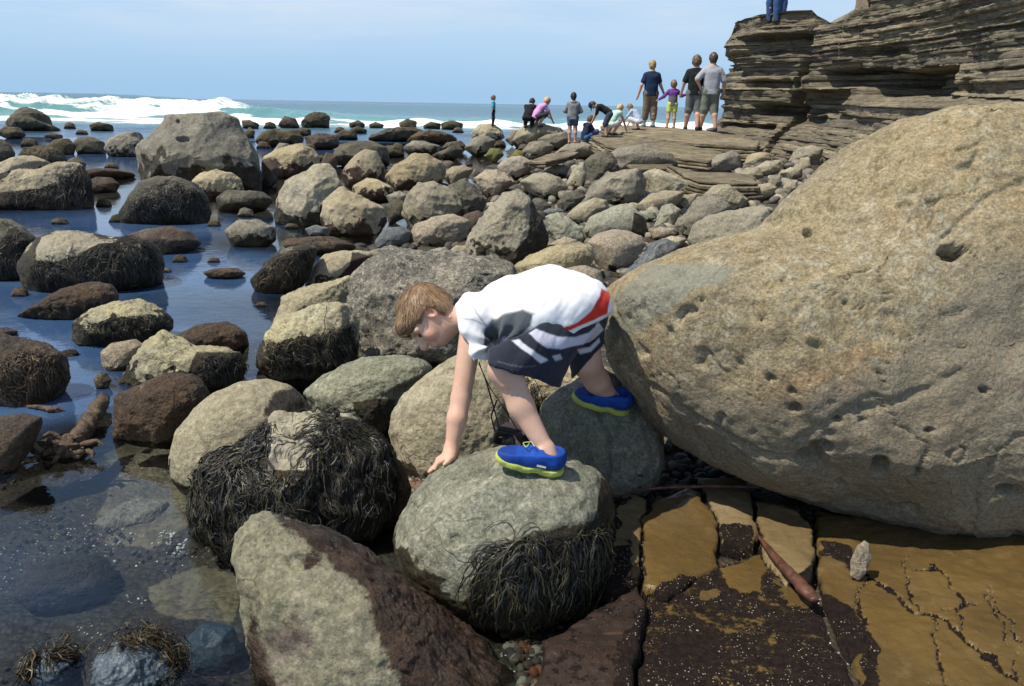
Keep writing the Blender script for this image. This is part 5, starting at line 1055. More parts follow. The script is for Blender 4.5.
def tube(pts, rad, sides=14, bump_=0.0, seed=0, flat=1.0):
    pts = np.asarray(pts, float); n = 60
    cu = np.concatenate([[0], np.cumsum(np.linalg.norm(np.diff(pts, axis=0), axis=1))]); t = np.linspace(0, cu[-1], n)
    C = np.stack([np.interp(t, cu, pts[:, i]) for i in range(3)], 1); r = np.interp(t, cu, rad)
    kz = np.exp(-.5 * (np.arange(-6, 7) / 2.5) ** 2); kz /= kz.sum()
    for i in range(3):
        e = np.concatenate([2 * C[0, i] - C[6:0:-1, i], C[:, i], 2 * C[-1, i] - C[-2:-8:-1, i]]); C[:, i] = np.convolve(e, kz, 'same')[6:-6]
    T = np.gradient(C, axis=0); T /= np.linalg.norm(T, axis=1)[:, None]
    up = np.array([0, 0, 1.0]); S_ = np.cross(T, up); S_ /= np.linalg.norm(S_, axis=1)[:, None] + 1e-9; U_ = np.cross(S_, T)
    th = np.arange(sides) / sides * 2 * np.pi
    V = C[:, None] + r[:, None, None] * (np.cos(th)[None, :, None] * S_[:, None] + flat * np.sin(th)[None, :, None] * U_[:, None])
    V = V.reshape(-1, 3)
    if bump_: V = V + ((V - np.repeat(C, sides, 0)) * (bump_ * fbm(V * 28 + seed, 4))[:, None])
    V = np.concatenate([V, C[:1], C[-1:]]); i = np.arange(n - 1)[:, None] * sides; a = np.arange(sides)[None]; b = (a + 1) % sides
    F = np.stack([i + a, i + b, i + sides + b, i + sides + a], -1).reshape(-1, 4)
    c0, c1 = n * sides, n * sides + 1; a = np.arange(sides); b = (a + 1) % sides; l = (n - 1) * sides
    F = np.concatenate([F, np.stack([b, a, np.full(sides, c0), np.full(sides, c0)], 1)[:, [0, 1, 2, 2]][:, :4], np.stack([l + a, l + b, np.full(sides, c1), np.full(sides, c1)], 1)])
    return V, F
def tube_obj(name, pts, rad, material, parent=None, loc=None, **kw):
    V, F = tube(pts, rad, **kw)
    tri = np.concatenate([F[:, [0, 1, 2]], F[:, [0, 2, 3]]]); tri = tri[(tri[:, 0] != tri[:, 1]) & (tri[:, 1] != tri[:, 2]) & (tri[:, 0] != tri[:, 2])]
    return mesh_np(name, V, tri, material, parent, loc if loc is not None else V.mean(0), attrs={'alg': np.zeros(len(V))})
k = NB('wet_driftwood'); v = k.n("ShaderNodeTexCoord").outputs['Object']
mp = k.n("ShaderNodeMapping", {'Vector': v, 'Scale': (3, 3, 3)}).outputs[0]
c = k.mix(k.mr(k.noise(mp, 8, 6, .7), .38, .62), (.065, .027, .018), (.13, .058, .038)); c = k.mix(k.mr(k.noise(v, 40, 5, .7), .55, .7), c, (.05, .028, .02))
k.bsdf(c, .38, k.bump(k.noise(v, 45, 6, .7), .5, .008), .5); M['wood'] = k.m
k = NB('kelp_stem'); v = k.n("ShaderNodeTexCoord").outputs['Object']
c = k.mix(k.mr(k.noise(v, 14, 6, .7), .38, .62), (.055, .035, .022), (.11, .075, .045)); c = k.mix(k.mr(k.noise(v, 60, 5, .7), .55, .7), c, (.2, .16, .11))
k.bsdf(c, .55, k.bump(k.noise(v, 50, 6, .75), .8, .012), .35); M['stem'] = k.m
q0 = hit_z(632, 490, .135); q1 = hit_z(680, 486.5, .15); q2 = hit_z(760, 487, .14)
tag(tube_obj('driftwood_stick', [q0, q1, (q1 + q2) / 2 + (0, 0, .004), q2], [.004, .007, .008, .007], M['wood'], bump_=.5), 'thin straight reddish stick lying behind the golden slab', 'driftwood')
q = [hit_z(x, y, .135) for x, y in ((756, 533), (772, 553), (790, 574), (808, 592), (815, 601))]
tag(tube_obj('driftwood', q, [.004, .014, .020, .023, .013], M['wood'], bump_=.22, flat=.75), 'wet red-brown piece of driftwood lying across the slab cracks', 'driftwood')
ST = rock('stone', [850,575, 851,560, 858,545, 865,540, 870,543, 871,558, 866,572, 858,580], 580, 'pink', 'pale almond shaped stone standing in a crack of the golden slab', T=.6, al=-.2, z0=.10, stretch=.05, style='facet', cat='stone', res=6, amp=.4)
q = [hit_z(*p) for p in ((104, 398, .05), (97, 410, .05), (85, 428, .04), (76, 441, .035), (66, 448, .03), (58, 453, .025))]
ks = tube_obj('kelp_stalk', q, [.030, .037, .036, .038, .044, .030], M['stem'], bump_=.45, seed=3)
tag(ks, 'thick brown kelp stalk with a ragged rootlike end lying in the pool', 'kelp')
hv = []; lr = np.random.default_rng(9)
c0 = hit_z(60, 450, .03)
Vh, Fh, nb = [], [], 0
for i in range(46):
    a = c0 + lr.normal(size=3) * (.05, .03, .012); b = a + np.array([lr.uniform(-.13, .12), lr.uniform(-.06, .04), lr.uniform(-.04, .05)])
    V, F = tube([a, (a + b) / 2 + lr.normal(size=3) * .02, b], [.013, .011, .004], 7, .5, i)
    tri = np.concatenate([F[:, [0, 1, 2]], F[:, [0, 2, 3]]]); tri = tri[(tri[:, 0] != tri[:, 1]) & (tri[:, 1] != tri[:, 2]) & (tri[:, 0] != tri[:, 2])]
    Vh.append(V); Fh.append(tri + nb); nb += len(V)
mesh_np('holdfast', np.concatenate(Vh), np.concatenate(Fh), M['stem'], ks, c0)
q = [hit_z(*p) for p in ((27, 406, .012), (40, 407, .018), (52, 409, .02), (63, 409, .012))]
tag(tube_obj('driftwood_stick', q, [.006, .012, .016, .008], M['stem'], bump_=.6), 'short floating stick beside the kelp stalk', 'driftwood')
tag(mesh_np('rock', *(lambda L: (L, ico(5)[1]))((ico(5)[0] * (1 + .2 * fbm(ico(5)[0] * 1.5, 3))[:, None] * (.06, .04, .035) + hit_z(70, 355, .0)) ), M['reef'], loc=hit_z(70, 355, .0), attrs={'alg': np.ones(len(ico(5)[0]))}), 'tiny weed tuft covered stone trailing off the red-brown boulder', 'stone')
# ------------------------------------------------------------------ people: signed-distance bodies turned into one continuous mesh each
class Vol:
    def __init__(s, lo, hi, h):
        s.lo = np.asarray(lo, float); s.h = h; n = np.ceil((np.asarray(hi) - s.lo) / h).astype(int) + 1
        s.n = n; s.d = np.full(n, 1e3, np.float32)
        s.ax = [s.lo[i] + h * np.arange(n[i]) for i in range(3)]
    def box(s, lo, hi):
        return tuple(slice(max(0, int((lo[i] - s.lo[i]) / s.h)), max(0, min(s.n[i], int((hi[i] - s.lo[i]) / s.h) + 2))) for i in range(3))
    def grid(s, b):
        return np.stack(np.meshgrid(*[s.ax[i][b[i]] for i in range(3)], indexing='ij'), -1).astype(np.float32)
    def put(s, b, d, k, sub=False):
        if d.size == 0: return
        o = s.d[b]
        if sub: d = -d; h = np.maximum(k - np.abs(o - d), 0) / max(k, 1e-6); s.d[b] = np.maximum(o, d) + h * h * k * .25
        else: h = np.maximum(k - np.abs(o - d), 0) / max(k, 1e-6); s.d[b] = np.minimum(o, d) - h * h * k * .25
    def cone(s, a, b, ra, rb, k=.02, sub=False):
        a = np.asarray(a, float); b = np.asarray(b, float); m = max(ra, rb) + k + 4 * s.h
        bx = s.box(np.minimum(a, b) - m, np.maximum(a, b) + m); G = s.grid(bx)
        if G.size == 0: return
        ba = b - a; t = np.clip(((G - a) @ ba) / max(ba @ ba, 1e-9), 0, 1)
        s.put(bx, np.linalg.norm(G - a - t[..., None] * ba, axis=-1) - (ra + (rb - ra) * t), k, sub)
    def ell(s, c, r, axes=None, k=.02, sub=False):
        c = np.asarray(c, float); r = np.asarray(r, float); m = r.max() + k + 4 * s.h
        bx = s.box(c - m, c + m); G = s.grid(bx) - c
        if G.size == 0: return
        if axes is not None: G = G @ np.asarray(axes, float).T
        k0 = np.linalg.norm(G / r, axis=-1); k1 = np.linalg.norm(G / (r * r), axis=-1) + 1e-9
        s.put(bx, (k0 * (k0 - 1) / k1).astype(np.float32), k, sub)
    def cut(s, p, n, k=.004):
        """drop what lies on the side n points to"""
        n = np.asarray(n, float); n = n / np.linalg.norm(n); p = np.asarray(p, float)
        d = (s.ax[0][:, None, None] - p[0]) * n[0] + (s.ax[1][None, :, None] - p[1]) * n[1] + (s.ax[2][None, None, :] - p[2]) * n[2]
        s.d = np.maximum(s.d, d.astype(np.float32))
    def mesh(s):
        d = s.d; ins = d < 0
        c = np.zeros(np.array(d.shape) - 1, np.int8)
        sl = [(slice(None, -1), slice(1, None))[0], slice(1, None)]
        for i in (0, 1):
            for j in (0, 1):
                for k in (0, 1): c += ins[sl[i], sl[j], sl[k]]
        act = np.argwhere((c > 0) & (c < 8))
        if len(act) == 0: return np.zeros((0, 3)), np.zeros((0, 4), int)
        sm = np.zeros((len(act), 3)); cnt = np.zeros(len(act))
        cor = [(i, j, k) for i in (0, 1) for j in (0, 1) for k in (0, 1)]
        for p in cor:
            for ax in range(3):
                if p[ax]: continue
                q = list(p); q[ax] = 1
                dp = d[act[:, 0] + p[0], act[:, 1] + p[1], act[:, 2] + p[2]]; dq = d[act[:, 0] + q[0], act[:, 1] + q[1], act[:, 2] + q[2]]
                x = (dp < 0) != (dq < 0); t = np.where(x, dp / np.where(dp == dq, 1, dp - dq), 0)
                e = np.tile(np.array(p, float), (len(act), 1)); e[:, ax] = t
                sm += np.where(x[:, None], e, 0); cnt += x
        V = (act + sm / cnt[:, None]) * s.h + s.lo
        im = np.full(c.shape, -1, np.int32); im[tuple(act.T)] = np.arange(len(act))
        Fs = []
        for ax in range(3):
            a1, a2 = (ax + 1) % 3, (ax + 2) % 3
            A = [slice(None)] * 3; B_ = [slice(None)] * 3; A[ax] = slice(None, -1); B_[ax] = slice(1, None)
            for w in (a1, a2): A[w] = slice(1, -1); B_[w] = slice(1, -1)
            ia, ib = ins[tuple(A)], ins[tuple(B_)]
            e = np.argwhere(ia != ib)
            if len(e) == 0: continue
            flip = ia[tuple(e.T)]
            o = e.copy(); o[:, a1] += 1; o[:, a2] += 1
            def g(u, v):
                w = o.copy(); w[:, a1] -= u; w[:, a2] -= v; return im[tuple(w.T)]
            qd = np.stack([g(1, 1), g(0, 1), g(0, 0), g(1, 0)], 1)
            qd = np.where(flip[:, None], qd, qd[:, ::-1]); Fs.append(qd)
        F = np.concatenate(Fs)
        return V, F
def smooth_np(V, F, it=2, lam=.5):
    e = np.concatenate([F[:, [0, 1]], F[:, [1, 2]], F[:, [2, 3]], F[:, [3, 0]]]); e = np.concatenate([e, e[:, ::-1]])
    n = np.bincount(e[:, 0], minlength=len(V))[:, None]
    for _ in range(it):
        S_ = np.stack([np.bincount(e[:, 0], V[e[:, 1], c], len(V)) for c in range(3)], 1) / np.maximum(n, 1)
        V = V + lam * (S_ - V)
    return V
M['skin'] = vcol_mat('skin', .55, .35, .0, sub=.12)
M['cloth'] = vcol_mat('cloth', .85, .15, .25, 500, sheen=.1)
M['hairm'] = vcol_mat('hair', .5, .4)
M['rubber'] = vcol_mat('rubber', .65, .3, .5, 420)
M['black_plastic'] = simple_mat('black_plastic', (.012, .012, .013), .4, .5)
M['strap'] = simple_mat('black_strap', (.010, .010, .011), .7, .2)
M['glass'] = simple_mat('lens_glass', (.004, .004, .008), .05, .8)
M['white_print'] = simple_mat('white_print', (.75, .75, .75), .6)
M['eye'] = simple_mat('eye', (.02, .013, .01), .15, .6)
M['lime'] = simple_mat('lime_rubber', (.40, .47, .10), .6, .3, .12, 120, .2)

# --- the boy
B_boy, B_rear = bvh_of(ROCKS['boy']), bvh_of(ROCKS['rear'])
def cast_down(bv, x, y):
    for k_ in range(40):
        p, n = cast(bv, x, y + k_)
        if p is not None: print('hit', x, y + k_); return p, n
fA, nA = cast_down(B_boy, 527, 470); hA, nH = cast_down(B_boy, 447, 460); rA, nR = cast_down(B_rear, 598, 405)
dF, dR, dH = depth(fA), depth(rA), depth(hA)
print('BOY depths', dF, dR, dH, fA, rA, hA)
dS = dH + .05                       # left shoulder
dP = .5 * dF + .5 * dR              # hips
shL, elL, wrL = P(473, 322, dS), P(461, 398, dS - .01), P(451, 450, dH + .015)
shR, elR, wrR = P(492, 320, dS + .27), P(513, 372, dS + .26), P(517, 416, dS + .20)
chest, waist, pelv = P(492, 316, dS + .13), P(535, 302, dS + .16), P(574, 308, dP + .02)
hipL, hipR = P(563, 322, dP - .07), P(583, 312, dP + .11)
knL, anL = P(506, 369, dF + .02), P(546, 450, dF + .015)
knR, anR = P(586, 362, dP + .16), P(611, 398, dR + .0)
headc = P(428, 317, dS + .13)
neck0, neck1 = P(474, 312, dS + .13), P(447, 322, dS + .13)
boy = empty('person', fA)
tag(boy, 'boy in white shirt, dark striped shorts and blue shoes bending over on the rocks', 'person')
U = idir(-.90, -.38, -.05); Fd = idir(-.42, .88, -.12); Fd = Fd - U * (Fd @ U); Fd /= np.linalg.norm(Fd); Lf = np.cross(U, Fd); Lf /= np.linalg.norm(Lf)
if Lf @ CF > 0: Lf = -Lf
HS = .108                          # head scale: half the head height
AX = np.stack([U, Fd, Lf])
def HP(u, f, l): return headc + HS * (u * U + f * Fd + l * Lf)
allp = np.array([shL, elL, wrL, shR, elR, wrR, pelv, knL, anL, knR, anR, headc, hA, fA, rA])
vol = Vol(allp.min(0) - .17, allp.max(0) + .17, .0042)
# head: skull, face, jaw, nose, lips, brow, ear
vol.ell(HP(.18, -.10, 0), HS * np.array([.80, .86, .68]), AX, .01)
vol.ell(HP(-.22, .22, 0), HS * np.array([.66, .58, .56]), AX, .03)
vol.ell(HP(-.70, .42, 0), HS * np.array([.26, .28, .34]), AX, .03)
vol.cone(HP(.02, .74, 0), HP(-.26, .98, 0), .010, .014, .012); vol.ell(HP(-.28, .92, 0), (.012, .013, .019), AX, .008)
vol.ell(HP(-.52, .78, 0), (.008, .012, .024), AX, .008); vol.ell(HP(-.62, .76, 0), (.008, .012, .021), AX, .006)
vol.cone(HP(-.575, .90, -.18), HP(-.575, .90, .18), .003, .003, .003, True)
vol.cone(HP(.16, .72, .30), HP(.14, .60, .52), .010, .009, .014); vol.cone(HP(.16, .72, -.30), HP(.14, .60, -.52), .010, .009, .014)
for sg in (1, -1):
    vol.ell(HP(.0, .74, .32 * sg), (.012, .010, .017), AX, .010, True)
    vol.ell(HP(-.28, .52, .40 * sg), (.026, .022, .022), AX, .015)
    vol.ell(HP(-.05, -.10, .68 * sg), (.030, .019, .010), AX, .006); vol.ell(HP(-.05, -.08, .74 * sg), (.017, .010, .008), AX, .004, True)
vol.cone(neck0, neck1, .050, .043, .03); vol.cone(neck1, HP(-.35, -.15, 0), .043, .045, .03)
# trunk and limbs
vol.cone(chest, waist, .080, .080, .05); vol.cone(waist, pelv, .080, .085, .05); vol.cone(shL, shR, .045, .045, .05)
vol.cone(hipL, hipR, .046, .050, .04)
vol.cone(shL, elL, .041, .034, .02); vol.cone(elL, P(457, 418, dH + .02), .0335, .0335, .012); vol.cone(P(457, 418, dH + .02), wrL, .0335, .0215, .012); vol.ell(P(464, 399, dS), (.016, .016, .018), None, .012)
vol.cone(shR, elR, .043, .036, .02); vol.cone(elR, wrR, .036, .024, .02)
vol.cone(hipL, P(535, 350, .5 * dF + .5 * dP), .044, .050, .02); vol.cone(P(535, 350, .5 * dF + .5 * dP), knL, .050, .054, .02); vol.ell(knL + .004 * idir(-1, .2), (.050, .050, .052), None, .02)
calf = P(521, 406, dF + .025)
vol.cone(knL, calf, .045, .040, .02); vol.cone(calf, anL, .040, .026, .02); vol.cone(P(501, 371, dF - .015), P(506, 383, dF - .015), .022, .016, .02); vol.cone(anL, P(548, 459, dF + .01), .032, .036, .01)
vol.ell(P(541, 452, dF - .012), (.012, .012, .012), None, .01)
vol.cone(hipR, knR, .075, .054, .03); calfR = P(597, 381, (dP + .16 + dR) / 2); vol.cone(knR, calfR, .052, .046, .02); vol.cone(calfR, anR, .045, .031, .02); vol.cone(anR, P(612, 403, dR + .01), .031, .029, .01)
# left hand spread on the rock: palm, four fingers and thumb, each following the stone
hd = idir(-.72, .55, -.25); hn = nH / np.linalg.norm(nH); hd = hd - hn * (hd @ hn); hd /= np.linalg.norm(hd); hs = np.cross(hn, hd)
if hs @ CF > 0: hs = -hs            # hs points to the viewer
palm0 = hA + hn * .026 - hd * .015
vol.cone(wrL, palm0, .025, .024, .015)
pc = hA + hn * .013 + hd * .022
for w_ in (-.024, -.008, .008, .024): vol.cone(palm0 + hs * w_ * .6, pc + hs * w_, .015, .0105, .010)
def rockpt(q, up):
    lc, ln, _, _ = B_boy.find_nearest(Vector(q.tolist())); return np.array(lc) + np.array(ln) * up
for w_, L_, sp in ((-.026, .046, -.16), (-.009, .055, -.04), (.008, .052, .06), (.025, .042, .20)):
    b0 = pc + hs * w_; dv = hd + hs * sp; dv /= np.linalg.norm(dv)
    b1 = rockpt(b0 + dv * L_ * .5, .0135); b2 = rockpt(b0 + dv * L_ * .8, .009); b3 = rockpt(b0 + dv * L_, .0065)
    vol.cone(b0, b1, .0095, .0085, .004); vol.cone(b1, b2, .0085, .0078, .002); vol.cone(b2, b3, .0078, .0065, .002)
t0 = palm0 - hn * .008 + hs * .022; t1 = rockpt(t0 + hs * .024 + hd * .020, .010); t2 = rockpt(t0 + hs * .034 + hd * .042, .008)
vol.cone(t0, t1, .012, .0095, .006); vol.cone(t1, t2, .0095, .007, .002)
# right hand closed round the camera
cc = P(508, 437, dS + .145)
vol.cone(wrR, P(515, 427, dS + .18), .024, .024, .012)
for i, (dx, dy) in enumerate(((-11, 0), (-6, 3), (-1, 5), (4, 6))):
    a = P(513 + dx * .5, 425 + dy * .5, dS + .165); b = P(509 + dx, 430 + dy, dS + .128); c = P(511 + dx, 436 + dy, dS + .125); e = P(515 + dx, 438 + dy, dS + .14)
    vol.cone(a, b, .0105, .0095, .004); vol.cone(b, c, .0095, .0085, .002); vol.cone(c, e, .0085, .0075, .002)
vol.cone(P(519, 425, dS + .175), P(524, 432, dS + .15), .012, .009, .004); vol.cone(P(524, 432, dS + .15), P(519, 438, dS + .135), .009, .0075, .002)
V, F = vol.mesh(); V = smooth_np(V, F, 2)
lv = (V - headc) @ AX.T / HS
skin = np.tile(np.array([.60, .375, .275]), (len(V), 1))
inh = np.linalg.norm(lv, axis=1) < 1.4
def blob(c, r): return np.exp(-(np.linalg.norm((lv - np.array(c)) / np.array(r), axis=1)) ** 2) * inh
for c, r, colr, am in (((-.57, .85, 0), (.09, .3, .26), (.52, .2, .17), .7), ((-.3, .55, .5), (.22, .3, .3), (.62, .30, .22), .5), ((-.3, .55, -.5), (.22, .3, .3), (.62, .30, .22), .5), ((-.05, -.1, .72), (.3, .22, .2), (.62, .27, .2), .7), ((.15, .75, .38), (.05, .3, .22), (.22, .12, .07), .7), ((.15, .75, -.38), (.05, .3, .22), (.22, .12, .07), .7)):
    m = (blob(c, r) * am)[:, None]; skin = skin * (1 - m) + np.array(colr) * m
for c, r in ((knL, .04), (elL, .03), (hA + hn * .01 + hd * .05, .035)):
    m = (.3 * np.exp(-(np.linalg.norm(V - c, axis=1) / r) ** 2))[:, None]; skin = skin * (1 - m) + np.array([.62, .30, .22]) * m
skin *= (1 + .09 * fbm(V * 26, 4))[:, None] * (1 + np.array([.0, -.06, -.07]) * fbm(V * 11 + 5, 3)[:, None])
body = mesh_np('body', V, F, M['skin'], boy, loc=pelv, cols={'col': skin})
for sg in (1, -1):
    c = HP(-.03, .69, .33 * sg); V0, F0 = ico(4)
    mesh_np('eye', (V0 * (.0072, .0072, .0072)) + c, F0, M['eye'], boy, c)
# hair: a cap plus combed strands
hv = Vol(headc - .19, headc + .19, .004)
hv.ell(HP(.22, -.13, 0), HS * np.array([.90, .95, .78]), AX, .01); hv.ell(HP(-.25, -.42, 0), HS * np.array([.50, .50, .60]), AX, .03)
hv.cone(HP(.62, .60, .34), HP(.62, .60, -.34), .026, .026, .02)
G = hv.grid((slice(None),) * 3) - headc; g3 = G @ AX.T / HS
line = np.where(g3[..., 1] > .30, .34 + .10 * (g3[..., 1] - .3) + .10 * np.sin(g3[..., 2] * 9), np.where(g3[..., 1] > -.22, .16, -.48))
hv.d = np.maximum(hv.d, ((line - g3[..., 0]) * HS).astype(np.float32))
V, F = hv.mesh(); V = smooth_np(V, F, 2)
lv = (V - headc) @ AX.T / HS
N = vnormals(V, np.concatenate([F[:, [0, 1, 2]], F[:, [0, 2, 3]]]))
V = V + N * (.003 * perlin(np.c_[lv[:, 0] * 3, lv[:, 1] * 3, lv[:, 2] * 14])[:, None])
hc = np.array([.21, .125, .065]) * (1 + .3 * fbm(np.c_[lv[:, 0] * 3, lv[:, 1] * 3, lv[:, 2] * 22], 3))[:, None]
hair = mesh_np('hair', V, F, M['hairm'], boy, headc, cols={'col': hc.clip(0, 1)})
lr = np.random.default_rng(21); hb = bvh_of_raw = BVHTree.FromPolygons(V.tolist(), F.tolist())
m_ = lr.permutation(len(V)); m_ = m_[(lv[m_][:, 0] > -.4)][:2600]
whorl = np.array([.80, -.62, .05]); Vs, Fs, Cs = [], [], []; nb = 0
for i in m_:
    p = V[i].copy(); n0 = N[i]; l0 = lv[i]; dv = l0 - whorl; dv = dv[0] * U + dv[1] * Fd + dv[2] * Lf; dv += lr.normal(size=3) * .14 + .25 * Fd
    dv -= n0 * (dv @ n0); dv /= np.linalg.norm(dv) + 1e-6
    Lh = lr.uniform(.022, .042); pts = [p]; q = p
    for s_ in range(5):
        q = q + dv * Lh / 5; lc, ln, _, ld = hb.find_nearest(Vector(q.tolist())); lc = np.array(lc); ln = np.array(ln)
        inside = (q - lc) @ ln
        if inside < .0025 and ld < .02: q = lc + ln * (.0015 + .0006 * s_)
        dv = dv + .1 * Fd * .3 - ln * max(0, dv @ ln) * .5; dv /= np.linalg.norm(dv); pts.append(q)
    pts = np.array(pts); tn = np.gradient(pts, axis=0); sd = np.cross(tn, n0); sd /= np.linalg.norm(sd, axis=1)[:, None] + 1e-9
    w = lr.uniform(.0010, .0021) * np.array([1, 1, .95, .8, .55, .1])
    Vs.append(np.stack([pts + sd * w[:, None], pts - sd * w[:, None]], 1).reshape(-1, 3)); j = nb + np.arange(5) * 2
    Fs.append(np.stack([j, j + 1, j + 3, j + 2], 1)); nb += 12
    c = np.array([(.24, .145, .075), (.33, .215, .12), (.16, .095, .05), (.28, .175, .095)][lr.integers(4)]) * lr.uniform(.8, 1.15); Cs.append(np.tile(c, (12, 1)))
mesh_np('strands', np.concatenate(Vs), np.concatenate(Fs), M['hairm'], hair, headc, cols={'col': np.concatenate(Cs)})
# shirt
sv = Vol(np.array([chest, pelv, shL, shR, elL]).min(0) - .22, np.array([chest, pelv, shL, shR, elL]).max(0) + .22, .0046)
for o_ in (-.055, 0, .055):
    w_ = CF * o_
    sv.cone(P(484, 318, dS + .13) + w_, P(512, 311, dS + .14) + w_, .085, .105, .04); sv.cone(P(512, 311, dS + .14) + w_, P(548, 301, dS + .16) + w_, .105, .110, .04); sv.cone(P(548, 301, dS + .16) + w_, P(574, 308, dP + .02) + w_, .110, .108, .04)
sv.cone(P(540, 308, dS + .12), P(560, 318, dP - .075), .10, .092, .04); sv.cone(P(560, 318, dP - .075), P(585, 308, dP - .02), .092, .095, .04); sv.cone(P(520, 322, dS + .12), P(545, 328, dS + .10), .09, .07, .04); sv.cone(P(574, 306, dP + .0), P(586, 318, dP + .03), .105, .07, .03)
sv.cone(P(538, 312, dP - .11), P(562, 315, dP - .105), .098, .098, .05); sv.cone(P(515, 322, dS + .02), P(538, 312, dP - .11), .07, .095, .05); sv.cone(P(512, 327, dS + .0), P(538, 324, dP - .13), .055, .07, .04); sv.cone(shL, shR, .062, .062, .04); sv.cone(P(472, 310, dS + .13), P(462, 316, dS + .13), .064, .052, .02)
sv.cone(shL + (0, 0, .0), P(475, 350, dS - .015), .066, .052, .025); sv.cone(P(475, 350, dS - .015), P(473, 372, dS - .02), .052, .052, .01)
sv.cone(shR, P(497, 352, dS + .28), .064, .05, .025)
G = sv.grid((slice(None),) * 3); gpx, gpy, gd = proj(G.reshape(-1, 3)); gpx = gpx.reshape(sv.d.shape); gpy = gpy.reshape(sv.d.shape); gd = gd.reshape(sv.d.shape)
mm = lambda px_: (px_ / FPX * gd).astype(np.float32)          # pixels to metres at that depth
sleeve = (gpx < 493) & (gpy > 336)
sv.d = np.where(sleeve, np.maximum(sv.d, mm(gpy - (364.5 - (gpx - 459) * .20))), sv.d)
hem = np.interp(gpx, [485, 500, 548, 575, 600, 612], [352, 350, 337.5, 334, 322, 312])
sv.d = np.where(gpx > 493, np.maximum(sv.d, mm(gpy - hem) * .9), sv.d)
nk = P(457, 319, dS + .13); nkd = neck1 - neck0
sv.cut(P(459, 318, dS + .13), nkd)
V, F = sv.mesh(); V = smooth_np(V, F, 2)
T3 = np.concatenate([F[:, [0, 1, 2]], F[:, [0, 2, 3]]]); N = vnormals(V, T3)
qx, qy, qd = proj(V)
# folds: radiating from the armpit and along the hanging belly
ang = np.arctan2(qy - 345, qx - 497); rad_ = np.hypot(qx - 497, qy - 345)
fold = .0055 * np.sin(ang * 9 + rad_ * .02 + 2 * fbm(V * 5, 2)) * sstep(110, 25, rad_) + .0075 * fbm(np.c_[qx * .035 + qy * .022, qx * .008 - qy * .012, qd * 3], 3) + .003 * fbm(V * 16, 3)
V = V + N * fold[:, None]
colr = np.tile(np.array([.80, .80, .83]), (len(V), 1))
def paint(pl, c, soft=1.0, both=False, d0=None):
    global colr
    m = sstep(soft, -soft, poly_sd(qx, qy, pl))
    colr = colr * (1 - m[:, None]) + np.array(c) * m[:, None]
sl_ = (0.085, .10, .115)
paint([(486, 327), (492, 320), (507, 313), (523, 310), (533, 314.5), (531, 325), (520, 336), (504, 346), (488, 352), (484, 340)], sl_, .8)
paint([(489, 343), (503, 338), (512, 340), (500, 356), (487, 358)], (.45, .45, .58), 2)  # lavender reflection off the white cloth, painted into the panel's lower end
paint([(546, 332), (562, 328), (578, 323), (592, 311), (600, 296), (602, 288), (612, 292), (608, 314), (595, 321), (577, 328), (560, 334), (548, 336)], (.62, .035, .02), .8)
paint([(546, 333.5), (562, 330), (562, 331.5), (546, 335.5)], (.1, .1, .12), .6)
for pts in ([(464, 288), (470, 300), (476, 312), (487, 327)], [(459, 318), (475, 320), (487, 326)], [(487, 327), (500, 316), (523, 309.5), (534, 314)]):
    m = (sstep(1.2, .3, line_d(qx, qy, pts)) * .75)[:, None]; colr = colr * (1 - m) + np.array([.3, .31, .34]) * m
shirt = mesh_np('shirt', V, F, M['cloth'], boy, chest, cols={'col': colr})
# shorts
cvp = np.array([pelv, hipL, hipR, knL, knR]); tv = Vol(cvp.min(0) - .19, cvp.max(0) + .19, .0046)
tv.cone(P(566, 316, dP - .03), P(580, 312, dP + .08), .10, .10, .03)
tv.cone(hipL, P(516, 358, dF + .06), .092, .078, .03); tv.cone(P(516, 358, dF + .06), P(500, 372, dF + .01), .080, .082, .02)
tv.cone(P(563, 330, dP - .06), P(535, 375, dF + .10), .08, .06, .03); tv.cone(P(560, 345, dP - .04), P(548, 380, dF + .14), .055, .05, .03)
tv.cone(hipR, P(586, 352, dP + .15), .088, .066, .03); tv.cone(P(586, 352, dP + .15), P(590, 385, dP + .18), .064, .064, .02)
G = tv.grid((slice(None),) * 3); gpx, gpy, gd = proj(G.reshape(-1, 3)); gpx = gpx.reshape(tv.d.shape); gpy = gpy.reshape(tv.d.shape); gd = gd.reshape(tv.d.shape)
mm = lambda px_: (px_ / FPX * gd).astype(np.float32)
hemL = 365 + (gpx - 490) * .335; hemR = 376 - (gpx - 575) * 1.1
isR = (gd > dP + .03) & (gpx > 568)
tv.d = np.maximum(tv.d, np.where(isR, mm(gpy - np.minimum(hemR, 384)) * .8, mm(gpy - hemL) * .94))
tv.d = np.maximum(tv.d, mm(488.5 - gpx)); tv.d = np.maximum(tv.d, mm(np.interp(gpx, [485, 500, 515, 530, 548, 575, 600, 612], [350, 344, 338, 330, 321, 317, 307, 298]) - gpy))
V, F = tv.mesh(); V = smooth_np(V, F, 2); N = vnormals(V, np.concatenate([F[:, [0, 1, 2]], F[:, [0, 2, 3]]])); qx, qy, qd = proj(V)
V = V + N * (.006 * fbm(np.c_[qx * .05 + qy * .03, qy * .012, qd * 4], 3) + .003 * fbm(V * 18, 3))[:, None]
colr = np.tile(np.array([.022, .026, .04]), (len(V), 1))
paint([(512, 341), (519, 339), (534, 351.5), (549, 360), (541.6, 363.5), (526, 352)], (.62, .63, .68), .7)
paint([(529, 333), (536, 329), (560, 337), (576, 337), (588, 333), (598, 322), (604, 330), (590, 342), (575, 346), (560.6, 349), (547, 348), (536, 341)], (.55, .55, .66), .8)
paint([(577, 349), (590, 347), (600, 338), (601, 342), (591, 352), (580, 354)], (.5, .51, .58), .8)
